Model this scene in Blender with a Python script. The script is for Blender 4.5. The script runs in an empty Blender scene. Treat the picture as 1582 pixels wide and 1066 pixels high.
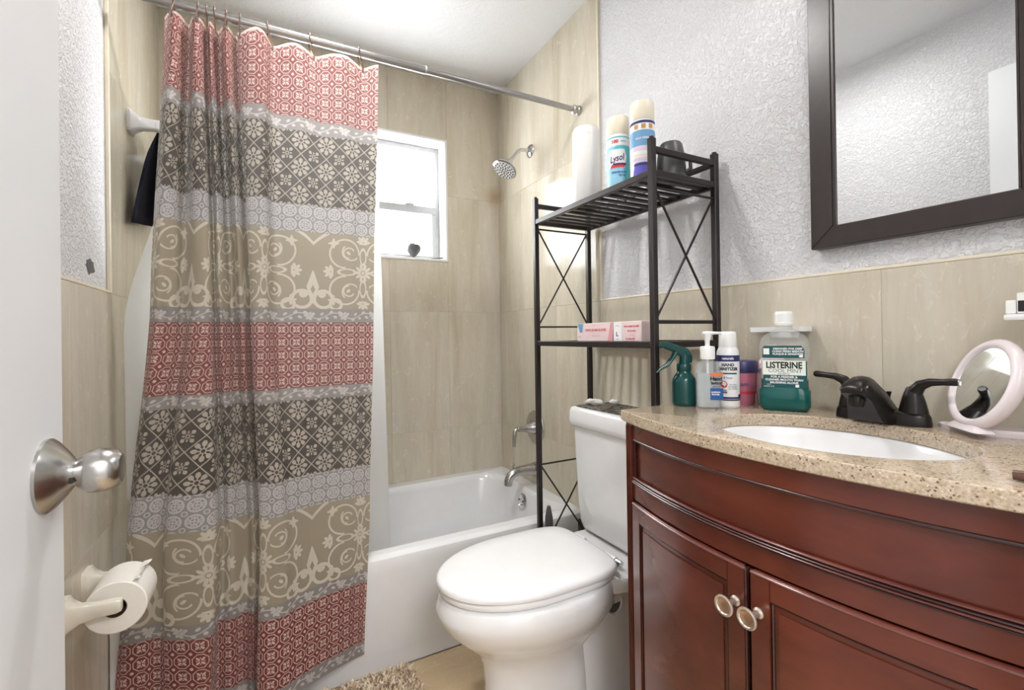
import bpy, bmesh, math, random
from math import sin, cos, pi, radians, sqrt, atan2
from mathutils import Vector, Matrix

random.seed(7)
scene = bpy.context.scene
COL = scene.collection

# ------------------------------------------------------------------ camera
CAM_H = 1.10
cam_d = bpy.data.cameras.new('camera'); cam = bpy.data.objects.new('camera', cam_d); COL.objects.link(cam)
yaw, pitch, roll = radians(27.550), radians(0.2105), radians(-0.8258)
fw = Vector((sin(yaw) * cos(pitch), cos(yaw) * cos(pitch), sin(pitch)))
rt = Vector((cos(yaw), -sin(yaw), 0)); up = rt.cross(fw)
rt2 = rt * cos(roll) + up * sin(roll); up2 = -rt * sin(roll) + up * cos(roll)
mw = Matrix.Identity(4)
for i in range(3):
    mw[i][0], mw[i][1], mw[i][2] = rt2[i], up2[i], -fw[i]
mw[2][3] = CAM_H
cam.matrix_world = mw
cam_d.sensor_fit = 'HORIZONTAL'; cam_d.sensor_width = 36.0
cam_d.lens = 36.0 * 707.12 / 1582.0
cam_d.shift_x = 11.9 / 1582.0; cam_d.shift_y = -16.97 / 1582.0
cam_d.clip_start = 0.02
scene.camera = cam

# ------------------------------------------------------------------ light
scene.view_settings.view_transform = 'Standard'
scene.view_settings.look = 'None'
scene.view_settings.exposure = -0.12
scene.view_settings.gamma = 1.0
scene.view_settings.use_curve_mapping = False
world = bpy.data.worlds.new('sky'); scene.world = world; world.use_nodes = True
world.node_tree.nodes['Background'].inputs[0].default_value = (0.97, 0.985, 1.0, 1)
world.node_tree.nodes['Background'].inputs[1].default_value = 20.0

def lamp(name, kind, loc, power, size=0.1, size_y=None, rot=(0, 0, 0), color=(1, 1, 1)):
    l = bpy.data.lights.new(name, kind); l.energy = power; l.color = color
    if kind == 'AREA':
        l.size = size
        if size_y: l.shape = 'RECTANGLE'; l.size_y = size_y
    else: l.shadow_soft_size = size
    o = bpy.data.objects.new(name, l); COL.objects.link(o); o.location = loc; o.rotation_euler = rot
    return o
lamp('ceiling_lamp', 'AREA', (0.20, 1.16, 2.40), 13.5, 0.12, color=(1, 0.975, 0.95))
lamp('vanity_lamp', 'AREA', (1.08, 0.42, 2.14), 3.5, 0.10, 0.5, rot=(0, radians(50), 0), color=(1, 0.96, 0.92))
lamp('hall_fill', 'AREA', (0.25, -0.85, 2.36), 66.0, 0.9, 0.7, color=(1, 0.99, 0.985))  # fill light added behind the camera to brighten the room

# ------------------------------------------------------------------ materials
def hexc(r, g, b):
    f = lambda c: (c / 255 / 12.92) if c / 255 <= 0.04045 else ((c / 255 + 0.055) / 1.055) ** 2.4
    return (f(r), f(g), f(b), 1)

class T:
    """small builder for node materials"""
    def __init__(s, name):
        s.m = bpy.data.materials.new(name); s.m.use_nodes = True
        s.nt = s.m.node_tree; s.b = s.nt.nodes['Principled BSDF']
    def n(s, t, **kw):
        n = s.nt.nodes.new(t)
        for k, v in kw.items():
            if k in n.inputs: n.inputs[k].default_value = v
            else: setattr(n, k, v)
        return n
    def l(s, a, b): s.nt.links.new(a, b)
    def ramp(s, fac, stops, interp='LINEAR'):
        r = s.n('ShaderNodeValToRGB'); r.color_ramp.interpolation = interp
        while len(r.color_ramp.elements) < len(stops): r.color_ramp.elements.new(0.5)
        for e, (p, c) in zip(r.color_ramp.elements, stops): e.position = p; e.color = c
        s.l(fac, r.inputs[0]); return r.outputs[0]
    def mix(s, fac, a, b, mode='MIX'):
        m = s.n('ShaderNodeMix', data_type='RGBA', blend_type=mode)
        for i, v in ((0, fac), (6, a), (7, b)):
            if isinstance(v, bpy.types.NodeSocket): s.l(v, m.inputs[i])
            else: m.inputs[i].default_value = v
        return m.outputs[2]
    def bump(s, h, strength=0.3, dist=0.002):
        b = s.n('ShaderNodeBump', Strength=strength, Distance=dist); s.l(h, b.inputs['Height']); s.l(b.outputs[0], s.b.inputs['Normal'])
        return b

def plain(name, col, rough=0.5, metal=0.0, spec=0.5, coat=0.0, noise=0.04, scale=30.0, trans=0.0, alpha=1.0, emit=None):
    """procedural: the colour varies a little with a noise, roughness too"""
    t = T(name); b = t.b
    co = t.n('ShaderNodeTexCoord')
    nz = t.n('ShaderNodeTexNoise', Scale=scale, Detail=3.0); t.l(co.outputs['Object'], nz.inputs['Vector'])
    a = tuple(min(1, c * (1 - noise)) for c in col[:3]) + (1,); c2 = tuple(min(1, c * (1 + noise)) for c in col[:3]) + (1,)
    t.l(t.ramp(nz.outputs[0], [(0.3, a), (0.7, c2)]), b.inputs['Base Color'])
    b.inputs['Roughness'].default_value = rough; b.inputs['Metallic'].default_value = metal
    b.inputs['Specular IOR Level'].default_value = spec; b.inputs['Coat Weight'].default_value = coat
    b.inputs['Coat Roughness'].default_value = 0.08
    b.inputs['Transmission Weight'].default_value = trans; b.inputs['Alpha'].default_value = alpha
    return t.m

def mat_paint(name, col, bump=0.7, scale=105.0):
    """knock-down plaster under eggshell paint"""
    t = T(name); b = t.b; co = t.n('ShaderNodeTexCoord')
    n1 = t.n('ShaderNodeTexNoise', Scale=scale, Detail=3.0, Roughness=0.55, Distortion=0.6); t.l(co.outputs['Object'], n1.inputs['Vector'])
    n2 = t.n('ShaderNodeTexNoise', Scale=scale * 0.34, Detail=2.0); t.l(co.outputs['Object'], n2.inputs['Vector'])
    r1 = t.ramp(n1.outputs[0], [(0.40, (0, 0, 0, 1)), (0.56, (1, 1, 1, 1))])
    r2 = t.ramp(n2.outputs[0], [(0.30, (0, 0, 0, 1)), (0.70, (1, 1, 1, 1))])
    h = t.mix(0.45, r1, r2)
    t.bump(h, bump, 0.006)
    n3 = t.n('ShaderNodeTexNoise', Scale=2.0, Detail=2.0); t.l(co.outputs['Object'], n3.inputs['Vector'])
    t.l(t.ramp(n3.outputs[0], [(0.3, tuple(c * 0.97 for c in col[:3]) + (1,)), (0.7, col)]), b.inputs['Base Color'])
    b.inputs['Roughness'].default_value = 0.42; b.inputs['Specular IOR Level'].default_value = 0.35
    return t.m

def mat_tile(name, cols, rough=0.14, horizontal=False):
    """honed travertine-look porcelain: vertical veins, each tile with a tone of its own"""
    t = T(name); b = t.b
    geo = t.n('ShaderNodeNewGeometry'); oi = t.n('ShaderNodeObjectInfo')
    sep = t.n('ShaderNodeSeparateXYZ'); t.l(geo.outputs['Position'], sep.inputs[0])
    off = t.n('ShaderNodeMath', operation='MULTIPLY'); t.l(oi.outputs['Random'], off.inputs[0]); off.inputs[1].default_value = 37.0
    cz = t.n('ShaderNodeMath', operation='ADD'); t.l(sep.outputs[2], cz.inputs[0]); t.l(off.outputs[0], cz.inputs[1])
    cb = t.n('ShaderNodeCombineXYZ'); t.l(sep.outputs[0], cb.inputs[0]); t.l(sep.outputs[1], cb.inputs[1]); t.l(cz.outputs[0], cb.inputs[2])
    def mapped(sc):
        mp = t.n('ShaderNodeMapping'); mp.inputs['Scale'].default_value = sc; t.l(cb.outputs[0], mp.inputs[0]); return mp.outputs[0]
    s = (8.5, 8.5, 1.15) if not horizontal else (2.0, 11, 9)
    n1 = t.n('ShaderNodeTexNoise', Scale=1.0, Detail=7.0, Roughness=0.62, Distortion=0.8); t.l(mapped(s), n1.inputs['Vector'])
    n2 = t.n('ShaderNodeTexNoise', Scale=1.0, Detail=4.0, Roughness=0.65); t.l(mapped((75, 75, 14)), n2.inputs['Vector'])
    n3 = t.n('ShaderNodeTexNoise', Scale=1.0, Detail=5.0, Roughness=0.7, Distortion=1.2); t.l(mapped((40, 40, 26)), n3.inputs['Vector'])
    base = t.ramp(n1.outputs[0], [(0.18, cols[0]), (0.47, cols[1]), (0.74, cols[2])])
    base = t.mix(t.ramp(n2.outputs[0], [(0.45, (0, 0, 0, 1)), (0.75, (0.22, 0.22, 0.22, 1))]), base, cols[0])
    base = t.mix(t.ramp(n3.outputs[0], [(0.58, (0, 0, 0, 1)), (0.70, (0.55, 0.55, 0.55, 1))]), base, tuple(min(1, c * 1.18) for c in cols[2][:3]) + (1,))
    tone = t.ramp(oi.outputs['Random'], [(0.0, (0.93, 0.93, 0.92, 1)), (1.0, (1.05, 1.04, 1.03, 1))])
    base = t.mix(1.0, base, tone, 'MULTIPLY')
    t.l(base, b.inputs['Base Color']); b.inputs['Roughness'].default_value = rough
    t.bump(n2.outputs[0], 0.06, 0.002); b.inputs['Specular IOR Level'].default_value = 0.25
    return t.m, t, base, sep

M = {}
M['paint_wall'] = mat_paint('white wall paint', hexc(221, 221, 223))
M['paint_ceiling'] = mat_paint('ceiling paint', hexc(226, 226, 227), 0.25, 60.0)
M['tile'], _tt, _base, _sep = mat_tile('greige wall tile', [hexc(180, 168, 146), hexc(203, 195, 177), hexc(214, 209, 196)])
# rust stain below the shower head, on the wall itself
def _stain():
    t = _tt; g = t.n('ShaderNodeNewGeometry')
    vm = t.n('ShaderNodeVectorMath', operation='SUBTRACT'); t.l(g.outputs['Position'], vm.inputs[0]); vm.inputs[1].default_value = (1.13, 2.25, 1.865)
    sc = t.n('ShaderNodeVectorMath', operation='MULTIPLY'); t.l(vm.outputs[0], sc.inputs[0]); sc.inputs[1].default_value = (15, 15, 14)
    ln = t.n('ShaderNodeVectorMath', operation='LENGTH'); t.l(sc.outputs[0], ln.inputs[0])
    m = t.ramp(ln.outputs['Value'], [(0.0, (0.65, 0.65, 0.65, 1)), (1.0, (0, 0, 0, 1))])
    t.l(t.mix(m, _base, hexc(160, 120, 80)), t.b.inputs['Base Color'])
_stain()
M['tile_floor'], *_ = mat_tile('tan floor tile', [hexc(176, 152, 120), hexc(196, 174, 142), hexc(208, 190, 160)], 0.3, True)
M['grout'] = plain('grey beige grout', hexc(186, 177, 160), 0.85)
M['tile_trim'] = plain('cream tile edge', hexc(226, 216, 194), 0.3)
M['porcelain'] = plain('white porcelain', hexc(234, 234, 234), 0.07, coat=0.5, noise=0.01)
M['tub'] = plain('white enamel', hexc(236, 237, 238), 0.12, coat=0.4, noise=0.01)
M['plastic_white'] = plain('white plastic', hexc(238, 238, 236), 0.28, noise=0.01)
M['lid_white'] = plain('white lid', hexc(240, 240, 240), 0.14, noise=0.01)
M['ceramic_cream'] = plain('cream ceramic', hexc(226, 220, 206), 0.15, noise=0.02)
M['door_paint'] = plain('white door paint', hexc(226, 228, 230), 0.5, noise=0.02, scale=6)
M['nickel'] = plain('brushed nickel', hexc(188, 186, 183), 0.24, 1.0, scale=80)
M['chrome'] = plain('chrome', hexc(210, 210, 212), 0.07, 1.0, noise=0.01)
M['rod_metal'] = plain('satin steel', hexc(172, 170, 168), 0.28, 1.0)
M['hook_metal'] = plain('copper hook wire', hexc(150, 120, 105), 0.3, 1.0)
M['aluminium'] = plain('grey window aluminium', hexc(186, 187, 189), 0.45, 0.1)
M['spray_face'] = plain('light grey spray face', hexc(214, 215, 217), 0.25, 0.25)
M['frame_white'] = plain('white window trim', hexc(240, 240, 238), 0.35, noise=0.01)
M['black_metal'] = plain('black brown metal', hexc(44, 38, 37), 0.36, 0.3, noise=0.1)
M['bronze'] = plain('oil rubbed bronze', hexc(40, 36, 34), 0.3, 0.55, noise=0.15)
M['navy'] = plain('navy terry', hexc(22, 24, 44), 0.95, noise=0.25, scale=200)
M['paper'] = plain('tissue paper', hexc(240, 237, 229), 0.9, noise=0.02, scale=120)
M['card'] = plain('cardboard tube', hexc(96, 76, 58), 0.9)
M['dark_grey'] = plain('dark grey plastic', hexc(72, 72, 72), 0.35, noise=0.08)
M['black'] = plain('black print', hexc(22, 22, 24), 0.5, noise=0.02)
M['cream_cap'] = plain('cream plastic cap', hexc(232, 224, 204), 0.35, noise=0.01)
M['white_print'] = plain('white label', hexc(240, 240, 240), 0.35, noise=0.01)
M['red_print'] = plain('red print', hexc(206, 52, 64), 0.4, noise=0.02)
M['blue_print'] = plain('blue print', hexc(34, 84, 150), 0.4, noise=0.02)
M['navy_print'] = plain('navy print', hexc(44, 48, 104), 0.4, noise=0.02)
M['sky_print'] = plain('pale blue print', hexc(152, 208, 232), 0.4, noise=0.02)
M['aqua_print'] = plain('aqua print', hexc(88, 190, 200), 0.4, noise=0.02)
M['steel_blue_print'] = plain('steel blue print', hexc(108, 158, 198), 0.4, noise=0.04)
M['violet_print'] = plain('violet print', hexc(102, 96, 200), 0.4, noise=0.02)
M['lilac_print'] = plain('pale lilac print', hexc(220, 204, 224), 0.4, noise=0.03)
M['orange_print'] = plain('orange print', hexc(226, 120, 66), 0.4, noise=0.02)
M['teal_print'] = plain('teal print', hexc(6, 78, 80), 0.35, noise=0.03)
M['mint_print'] = plain('pale mint print', hexc(232, 238, 226), 0.35, noise=0.01)
M['pink_print'] = plain('pink print', hexc(222, 150, 160), 0.5, noise=0.02)
M['box_pink'] = plain('pale pink card', hexc(228, 206, 206), 0.55, noise=0.02)
M['box_white'] = plain('white card', hexc(240, 238, 238), 0.55, noise=0.01)
M['gold_print'] = plain('ochre print', hexc(196, 150, 84), 0.4, noise=0.02)
M['green_plastic'] = plain('dark green plastic', hexc(4, 64, 62), 0.18, noise=0.05)
M['lotion_white'] = plain('white aluminium bottle', hexc(232, 232, 232), 0.3, noise=0.01)
M['purple_lid'] = plain('indigo lid', hexc(58, 56, 104), 0.35)
M['pink_jar'] = plain('dusty pink plastic', hexc(196, 116, 140), 0.35)
M['pink_pale'] = plain('pale pink plastic', hexc(226, 200, 204), 0.3)
M['mirror_plastic'] = plain('pinkish white plastic', hexc(226, 216, 218), 0.25, noise=0.01)
M['mirror_glass'] = plain('mirror silvering', hexc(232, 235, 236), 0.015, 1.0, noise=0.005)
M['frame_dark'] = plain('dark espresso frame', hexc(48, 40, 37), 0.32, noise=0.12, scale=60)
M['brown_handle'] = plain('brown plastic', hexc(92, 62, 52), 0.25)
M['tissue'] = plain('white tissue', hexc(240, 236, 232), 0.9)
M['chip'] = plain('bare grey patch', hexc(92, 92, 94), 0.9, noise=0.2, scale=150)
M['caulk_shade'] = plain('grey shadow gap', hexc(96, 94, 92), 0.8)  # caulk grey, also the colour that paints shade in gaps and openings
M['knob_brass'] = plain('antique brass', hexc(190, 160, 136), 0.3, 0.9, noise=0.08)
M['knob_ring'] = plain('pale worn brass', hexc(206, 192, 180), 0.3, 0.8)

def mat_wood(name, a, b_, c, rough=0.2):
    t = T(name); b = t.b; co = t.n('ShaderNodeTexCoord')
    mp = t.n('ShaderNodeMapping'); mp.inputs['Scale'].default_value = (3, 3, 9); t.l(co.outputs['Object'], mp.inputs[0])
    n1 = t.n('ShaderNodeTexNoise', Scale=1.5, Detail=5.0, Roughness=0.6, Distortion=0.4); t.l(mp.outputs[0], n1.inputs['Vector'])
    n2 = t.n('ShaderNodeTexNoise', Scale=5.0, Detail=3.0); t.l(co.outputs['Object'], n2.inputs['Vector'])
    x = t.mix(0.6, n1.outputs[0], n2.outputs[0])
    t.l(t.ramp(x, [(0.36, a), (0.5, b_), (0.64, c)]), b.inputs['Base Color'])
    b.inputs['Roughness'].default_value = rough; b.inputs['Coat Weight'].default_value = 0.35; b.inputs['Coat Roughness'].default_value = 0.24
    return t.m
M['cherry'] = mat_wood('cherry stained wood', hexc(76, 33, 23), hexc(93, 41, 29), hexc(110, 52, 36))
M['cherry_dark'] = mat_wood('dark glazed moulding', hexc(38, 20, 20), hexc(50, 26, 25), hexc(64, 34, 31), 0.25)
M['cherry_bead'] = mat_wood('rubbed bead moulding', hexc(70, 36, 32), hexc(94, 50, 44), hexc(118, 70, 62), 0.2)

def mat_quartz():
    t = T('beige speckled quartz'); b = t.b; co = t.n('ShaderNodeTexCoord')
    n1 = t.n('ShaderNodeTexNoise', Scale=220.0, Detail=3.0, Roughness=0.7); t.l(co.outputs['Object'], n1.inputs['Vector'])
    base = t.ramp(n1.outputs[0], [(0.3, hexc(160, 142, 118)), (0.52, hexc(186, 169, 146)), (0.7, hexc(204, 190, 170))])
    v1 = t.n('ShaderNodeTexVoronoi', Scale=200.0); t.l(co.outputs['Object'], v1.inputs['Vector'])
    n2 = t.n('ShaderNodeTexNoise', Scale=60.0, Detail=2.0); t.l(co.outputs['Object'], n2.inputs['Vector'])
    spk = t.ramp(v1.outputs['Distance'], [(0.22, (1, 1, 1, 1)), (0.36, (0, 0, 0, 1))])
    gate = t.ramp(n2.outputs[0], [(0.44, (0, 0, 0, 1)), (0.56, (0.9, 0.9, 0.9, 1))])
    base = t.mix(t.mix(1.0, spk, gate, 'MULTIPLY'), base, hexc(92, 66, 48))
    v2 = t.n('ShaderNodeTexVoronoi', Scale=120.0); t.l(co.outputs['Object'], v2.inputs['Vector'])
    base = t.mix(t.ramp(v2.outputs['Distance'], [(0.10, (0.7, 0.7, 0.7, 1)), (0.2, (0, 0, 0, 1))]), base, hexc(226, 214, 194))
    t.l(base, b.inputs['Base Color']); b.inputs['Roughness'].default_value = 0.13; b.inputs['Coat Weight'].default_value = 0.3
    return t.m
M['quartz'] = mat_quartz()

def mat_clear(name, tint, keep=0.85, rough=0.06):
    """clear plastic or thin glass: mostly lets light pass, with a sheen"""
    t = T(name); nt = t.nt
    tr = t.n('ShaderNodeBsdfTransparent'); tr.inputs[0].default_value = tint
    fr = t.n('ShaderNodeFresnel', IOR=1.45)
    t.b.inputs['Base Color'].default_value = tint; t.b.inputs['Roughness'].default_value = rough
    mx = t.n('ShaderNodeMixShader'); mx.inputs[0].default_value = keep
    t.l(t.b.outputs[0], mx.inputs[1]); t.l(tr.outputs[0], mx.inputs[2])
    t.l(mx.outputs[0], nt.nodes['Material Output'].inputs[0])
    nz = t.n('ShaderNodeTexNoise', Scale=8.0); co = t.n('ShaderNodeTexCoord'); t.l(co.outputs['Object'], nz.inputs['Vector'])
    t.bump(nz.outputs[0], 0.05, 0.002)
    return t.m
M['pane'] = mat_clear('window glass', (0.98, 0.99, 0.99, 1), 0.92, 0.05)
M['clear'] = mat_clear('clear plastic', (0.93, 0.95, 0.96, 1), 0.82, 0.08)
M['clear_bottle'] = mat_clear('clear bottle plastic', (0.96, 0.97, 0.96, 1), 0.84, 0.06)
M['gel'] = mat_clear('clear gel', (0.84, 0.89, 0.92, 1), 0.62, 0.15)
M['mouthwash'] = plain('green mouthwash', hexc(2, 84, 80), 0.08, noise=0.05)

def mat_liner():
    t = T('white vinyl liner'); nt = t.nt
    t.b.inputs['Base Color'].default_value = hexc(232, 234, 236); t.b.inputs['Roughness'].default_value = 0.2
    tl = t.n('ShaderNodeBsdfTranslucent'); tl.inputs[0].default_value = (0.9, 0.91, 0.92, 1)
    tr = t.n('ShaderNodeBsdfTransparent')
    nz = t.n('ShaderNodeTexNoise', Scale=5.0); co = t.n('ShaderNodeTexCoord'); t.l(co.outputs['Object'], nz.inputs['Vector'])
    t.bump(nz.outputs[0], 0.15, 0.01)
    m1 = t.n('ShaderNodeMixShader'); m1.inputs[0].default_value = 0.7; t.l(t.b.outputs[0], m1.inputs[1]); t.l(tl.outputs[0], m1.inputs[2])
    m2 = t.n('ShaderNodeMixShader'); m2.inputs[0].default_value = 0.18; t.l(m1.outputs[0], m2.inputs[1]); t.l(tr.outputs[0], m2.inputs[2])
    t.l(m2.outputs[0], nt.nodes['Material Output'].inputs[0])
    return t.m
M['liner'] = mat_liner()

# ---- curtain print, written as arithmetic on the cloth's own coordinates (metres)
class E:
    t = None
    def __init__(s, v): s.v = v
    @staticmethod
    def op(o, *a):
        n = E.t.nt.nodes.new('ShaderNodeMath'); n.operation = o
        for i, x in enumerate(a):
            x = x.v if isinstance(x, E) else x
            if isinstance(x, (int, float)): n.inputs[i].default_value = x
            else: E.t.nt.links.new(x, n.inputs[i])
        return E(n.outputs[0])
    def __add__(a, b): return E.op('ADD', a, b)
    __radd__ = __add__
    def __sub__(a, b): return E.op('SUBTRACT', a, b)
    def __rsub__(a, b): return E.op('SUBTRACT', b, a)
    def __mul__(a, b): return E.op('MULTIPLY', a, b)
    __rmul__ = __mul__
    def __truediv__(a, b): return E.op('DIVIDE', a, b)
    def abs(a): return E.op('ABSOLUTE', a)
def e_lt(a, b): return E.op('LESS_THAN', a, b)
def e_gt(a, b): return E.op('GREATER_THAN', a, b)
def e_max(*a):
    r = a[0]
    for x in a[1:]: r = E.op('MAXIMUM', r, x)
    return r
def e_min(a, b): return E.op('MINIMUM', a, b)
def e_len(x, y): return E.op('SQRT', x * x + y * y)
def e_cell(x, p): return E.op('FRACT', x / p + 1000.5) - 0.5          # -0.5..0.5 around each multiple of p
def e_ell(x, y, a, b): return e_len(x / a, y / b)                        # 1 on the ellipse
def e_ring(d, r, w): return e_lt((d - r).abs(), w)
def e_polar(x, y, n):
    th = E.op('ARCTAN2', y, x); w = 2 * pi / n
    k = E.op('FRACT', th / w + 100.5) - 0.5
    r = e_len(x, y); a = k * w
    return r * E.op('COSINE', a), r * E.op('SINE', a), r

BANDS = [('red', .206), ('vine', .043), ('dark', .226), ('ring', .084), ('tan', .236), ('vine', .042), ('red', .197), ('vine', .037),
         ('dark', .227), ('ring', .096), ('tan', .241), ('vine', .037), ('red', .190), ('vine', .043)]
def mat_curtain():
    t = T('patchwork print cloth'); E.t = t; b = t.b; nt = t.nt
    uv = t.n('ShaderNodeUVMap'); uv.uv_map = 'cloth'
    sp = t.n('ShaderNodeSeparateXYZ'); t.l(uv.outputs[0], sp.inputs[0])
    U, V = E(sp.outputs[0]), E(sp.outputs[1])          # U from the right edge, V down from the top hem
    tops = []; z = 0
    for k, h in BANDS: tops.append((k, z, h)); z += h
    def inband(z0, h): return e_gt(V, z0) * e_lt(V, z0 + h)
    out = {}
    # red octagons
    def centre(kind, which=None):
        # height inside the band of this kind, measured from the band's centre
        r = None
        for k, z0, h in tops:
            if k != kind: continue
            term = inband(z0, h) * (V - (z0 + h / 2))
            r = term if r is None else r + term
        return r
    yr = centre('red'); p = .0388
    x = e_cell(U, p).abs(); y = e_cell(yr, p).abs()
    oc = e_max(x, y, (x + y) * .72)
    al = (x + y) * .707; pe = (x - y) * .707
    pet = e_lt(e_ell(al - .19, pe, .14, .075), 1.0)
    dots = e_lt(e_ell(x - .5, y - .5, .1, .1), 1.0)
    tick = e_lt(e_ell(e_max(x, y) - .2, e_min(x, y), .05, .035), 1.0)
    out['red'] = e_max(e_ring(oc, .43, .026), pet, dots, tick, e_lt(V, .007))
    # dark lattice with rosettes
    yd = centre('dark'); p = .0757
    x = e_cell(U, p); y = e_cell(yd, .083); ax, ay = x.abs(), y.abs()
    man = ax + ay
    line = e_ring(man, .5, .022)
    px, py, r = e_polar(x, y, 8)
    ros = e_max(e_lt(e_ell(px - .245, py, .095, .072), 1.0), e_lt(e_ell(px - .125, py, .04, .022), 1.0), e_ring(r, .075, .016)) * e_lt(man, .45)
    x2, y2 = .5 - ax, .5 - ay
    r2 = e_len(x2, y2)
    sm = e_max(e_lt(e_len(x2 - .14, y2 - .14), .062), e_lt(e_ell(e_max(x2, y2) - .13, e_min(x2, y2), .05, .025), 1.0), e_ring(r2, .05, .014), e_lt((x2 - y2).abs(), .014) * e_lt(r2, .16) * e_gt(r2, .05))
    sm = sm * e_gt(man, .55)
    out['dark'] = e_max(line, ros, sm)
    # interlaced rings
    yg = centre('ring'); p = .042
    x = e_cell(U, p); y = e_cell(yg + .021, p); ax, ay = x.abs(), y.abs()
    r = e_len(x, y); rc = e_len(.5 - ax, .5 - ay)
    out['ring'] = e_max(e_ring(r, .40, .045), e_lt(e_min(ax, ay), .03) * e_lt(r, .36), e_ring(r, .2, .035), e_ring(rc, .13, .035), e_lt(e_len(e_max(ax, ay) - .28, e_min(ax, ay) - .12), .05))
    # vine borders
    yv = centre('vine'); p = .1
    s = E.op('SINE', U * (2 * pi / p)); y = yv + s * .009
    st = e_lt(y.abs(), .0016)
    xc = e_cell(U, p / 4)
    lf = e_lt(e_ell(xc + (yv * 14.0), yv + s * .004 - .008, .22, .0045), 1.0)
    lf2 = e_lt(e_ell(e_cell(U + .011, p / 4) - (yv * 14.0), yv + s * .004 + .008, .2, .0045), 1.0)
    fx, fy, fr = e_polar(e_cell(U, p) * p, yv, 6)
    fl = e_lt(e_ell(fx - .008, fy, .0055, .0032), 1.0)
    out['vine'] = e_max(st, lf, lf2, fl)
    # tan band: scrolled medallions and crowns
    yt = centre('tan'); P = .303; X0 = e_cell(U - .036, P) * P
    ax, ay = X0.abs(), yt.abs()
    fx, fy, fr = e_polar(X0, yt, 10)
    flower = e_max(e_lt(e_ell(fx - .018, fy, .011, .0045), 1.0), e_lt(fr, .005))
    hi, lo = e_max(ax, ay), e_min(ax, ay)
    ves = e_ring(e_ell(hi - .052, lo, .025, .0095), 1.0, .19)
    c1 = e_len(ax - .058, ay - .058)
    scroll = e_ring(c1, .0445, .0027) * e_gt(ax + ay, .070)
    c2 = e_len(ax - .046, ay - .060)
    inner = e_ring(c2, .0165, .0022) * e_gt(ax - .046 + (ay - .060) * .6, -.010)
    inner2 = e_ring(e_len(ax - .040, ay - .064), .026, .0022) * e_lt(ay - .5 * ax, .052) * e_gt(ax, .02)
    inner = e_max(inner, inner2)
    bud = e_lt(e_ell((ax - .048) + (ay - .060), (ax - .048) - (ay - .060), .010, .006), 1.0)
    gx, gy, gr = e_polar(hi - .100, lo, 8)
    side = e_lt(e_ell(gx - .012, gy, .010, .0048), 1.0) * e_gt(hi, .092)
    arm = e_lt((lo - .012).abs(), .0018) * e_gt(hi, .03) * e_lt(hi, .046)
    star = e_lt((((ax - .092).abs() + .0004) * ((ay - .090).abs() + .0004)), .00004) * e_lt(e_len(ax - .092, ay - .09), .016)
    Xm = (P / 2) - ax
    vee = e_lt((yt + .084 - (Xm * -1.1) - Xm * Xm * 6).abs(), .0055) * e_lt(yt, -.070) * e_lt(Xm, .05)
    crown = e_max(e_ring(e_len(Xm - .030, yt - .088), .026, .0048), e_ring(e_len(Xm - .066, yt - .104), .016, .0045), e_lt(Xm + (yt - .05).abs() * .33, .018) * e_gt(Xm + (yt - .058).abs() * .5, .007),
                  e_lt(e_len(Xm - .026, yt - .072), .012)) * e_gt(yt, .0)
    out['tan'] = e_max(flower, ves, scroll, inner, bud, side, star, vee, crown)
    cols = {'red': (hexc(130, 58, 55), hexc(220, 196, 186)), 'dark': (hexc(72, 64, 58), hexc(186, 178, 164)), 'ring': (hexc(150, 146, 146), hexc(206, 203, 202)),
            'vine': (hexc(150, 145, 143), hexc(206, 201, 196)), 'tan': (hexc(164, 152, 130), hexc(216, 209, 193))}
    col = None
    for k in ('red', 'vine', 'dark', 'ring', 'tan'):
        c = t.mix(out[k].v, cols[k][0], cols[k][1])
        msk = None
        for kk, z0, h in tops:
            if kk == k:
                m_ = inband(z0, h); msk = m_ if msk is None else msk + m_
        col = c if col is None else t.mix(msk.v, col, c)
    wv = t.n('ShaderNodeTexNoise', Scale=900.0, Detail=1.0); t.l(uv.outputs[0], wv.inputs['Vector'])
    col = t.mix(t.ramp(wv.outputs[0], [(0.3, (0, 0, 0, 1)), (0.7, (0.12, 0.12, 0.12, 1))]), col, hexc(120, 112, 106))
    t.l(col, b.inputs['Base Color']); b.inputs['Roughness'].default_value = 0.62; b.inputs['Specular IOR Level'].default_value = 0.3
    b.inputs['Sheen Weight'].default_value = 0.1
    tl = t.n('ShaderNodeBsdfTranslucent'); t.l(t.mix(0.22, col, (1, 0.97, 0.95, 1)), tl.inputs[0])
    mx = t.n('ShaderNodeMixShader'); mx.inputs[0].default_value = 0.42
    t.l(b.outputs[0], mx.inputs[1]); t.l(tl.outputs[0], mx.inputs[2]); t.l(mx.outputs[0], nt.nodes['Material Output'].inputs[0])
    return t.m
M['curtain'] = mat_curtain()

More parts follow.
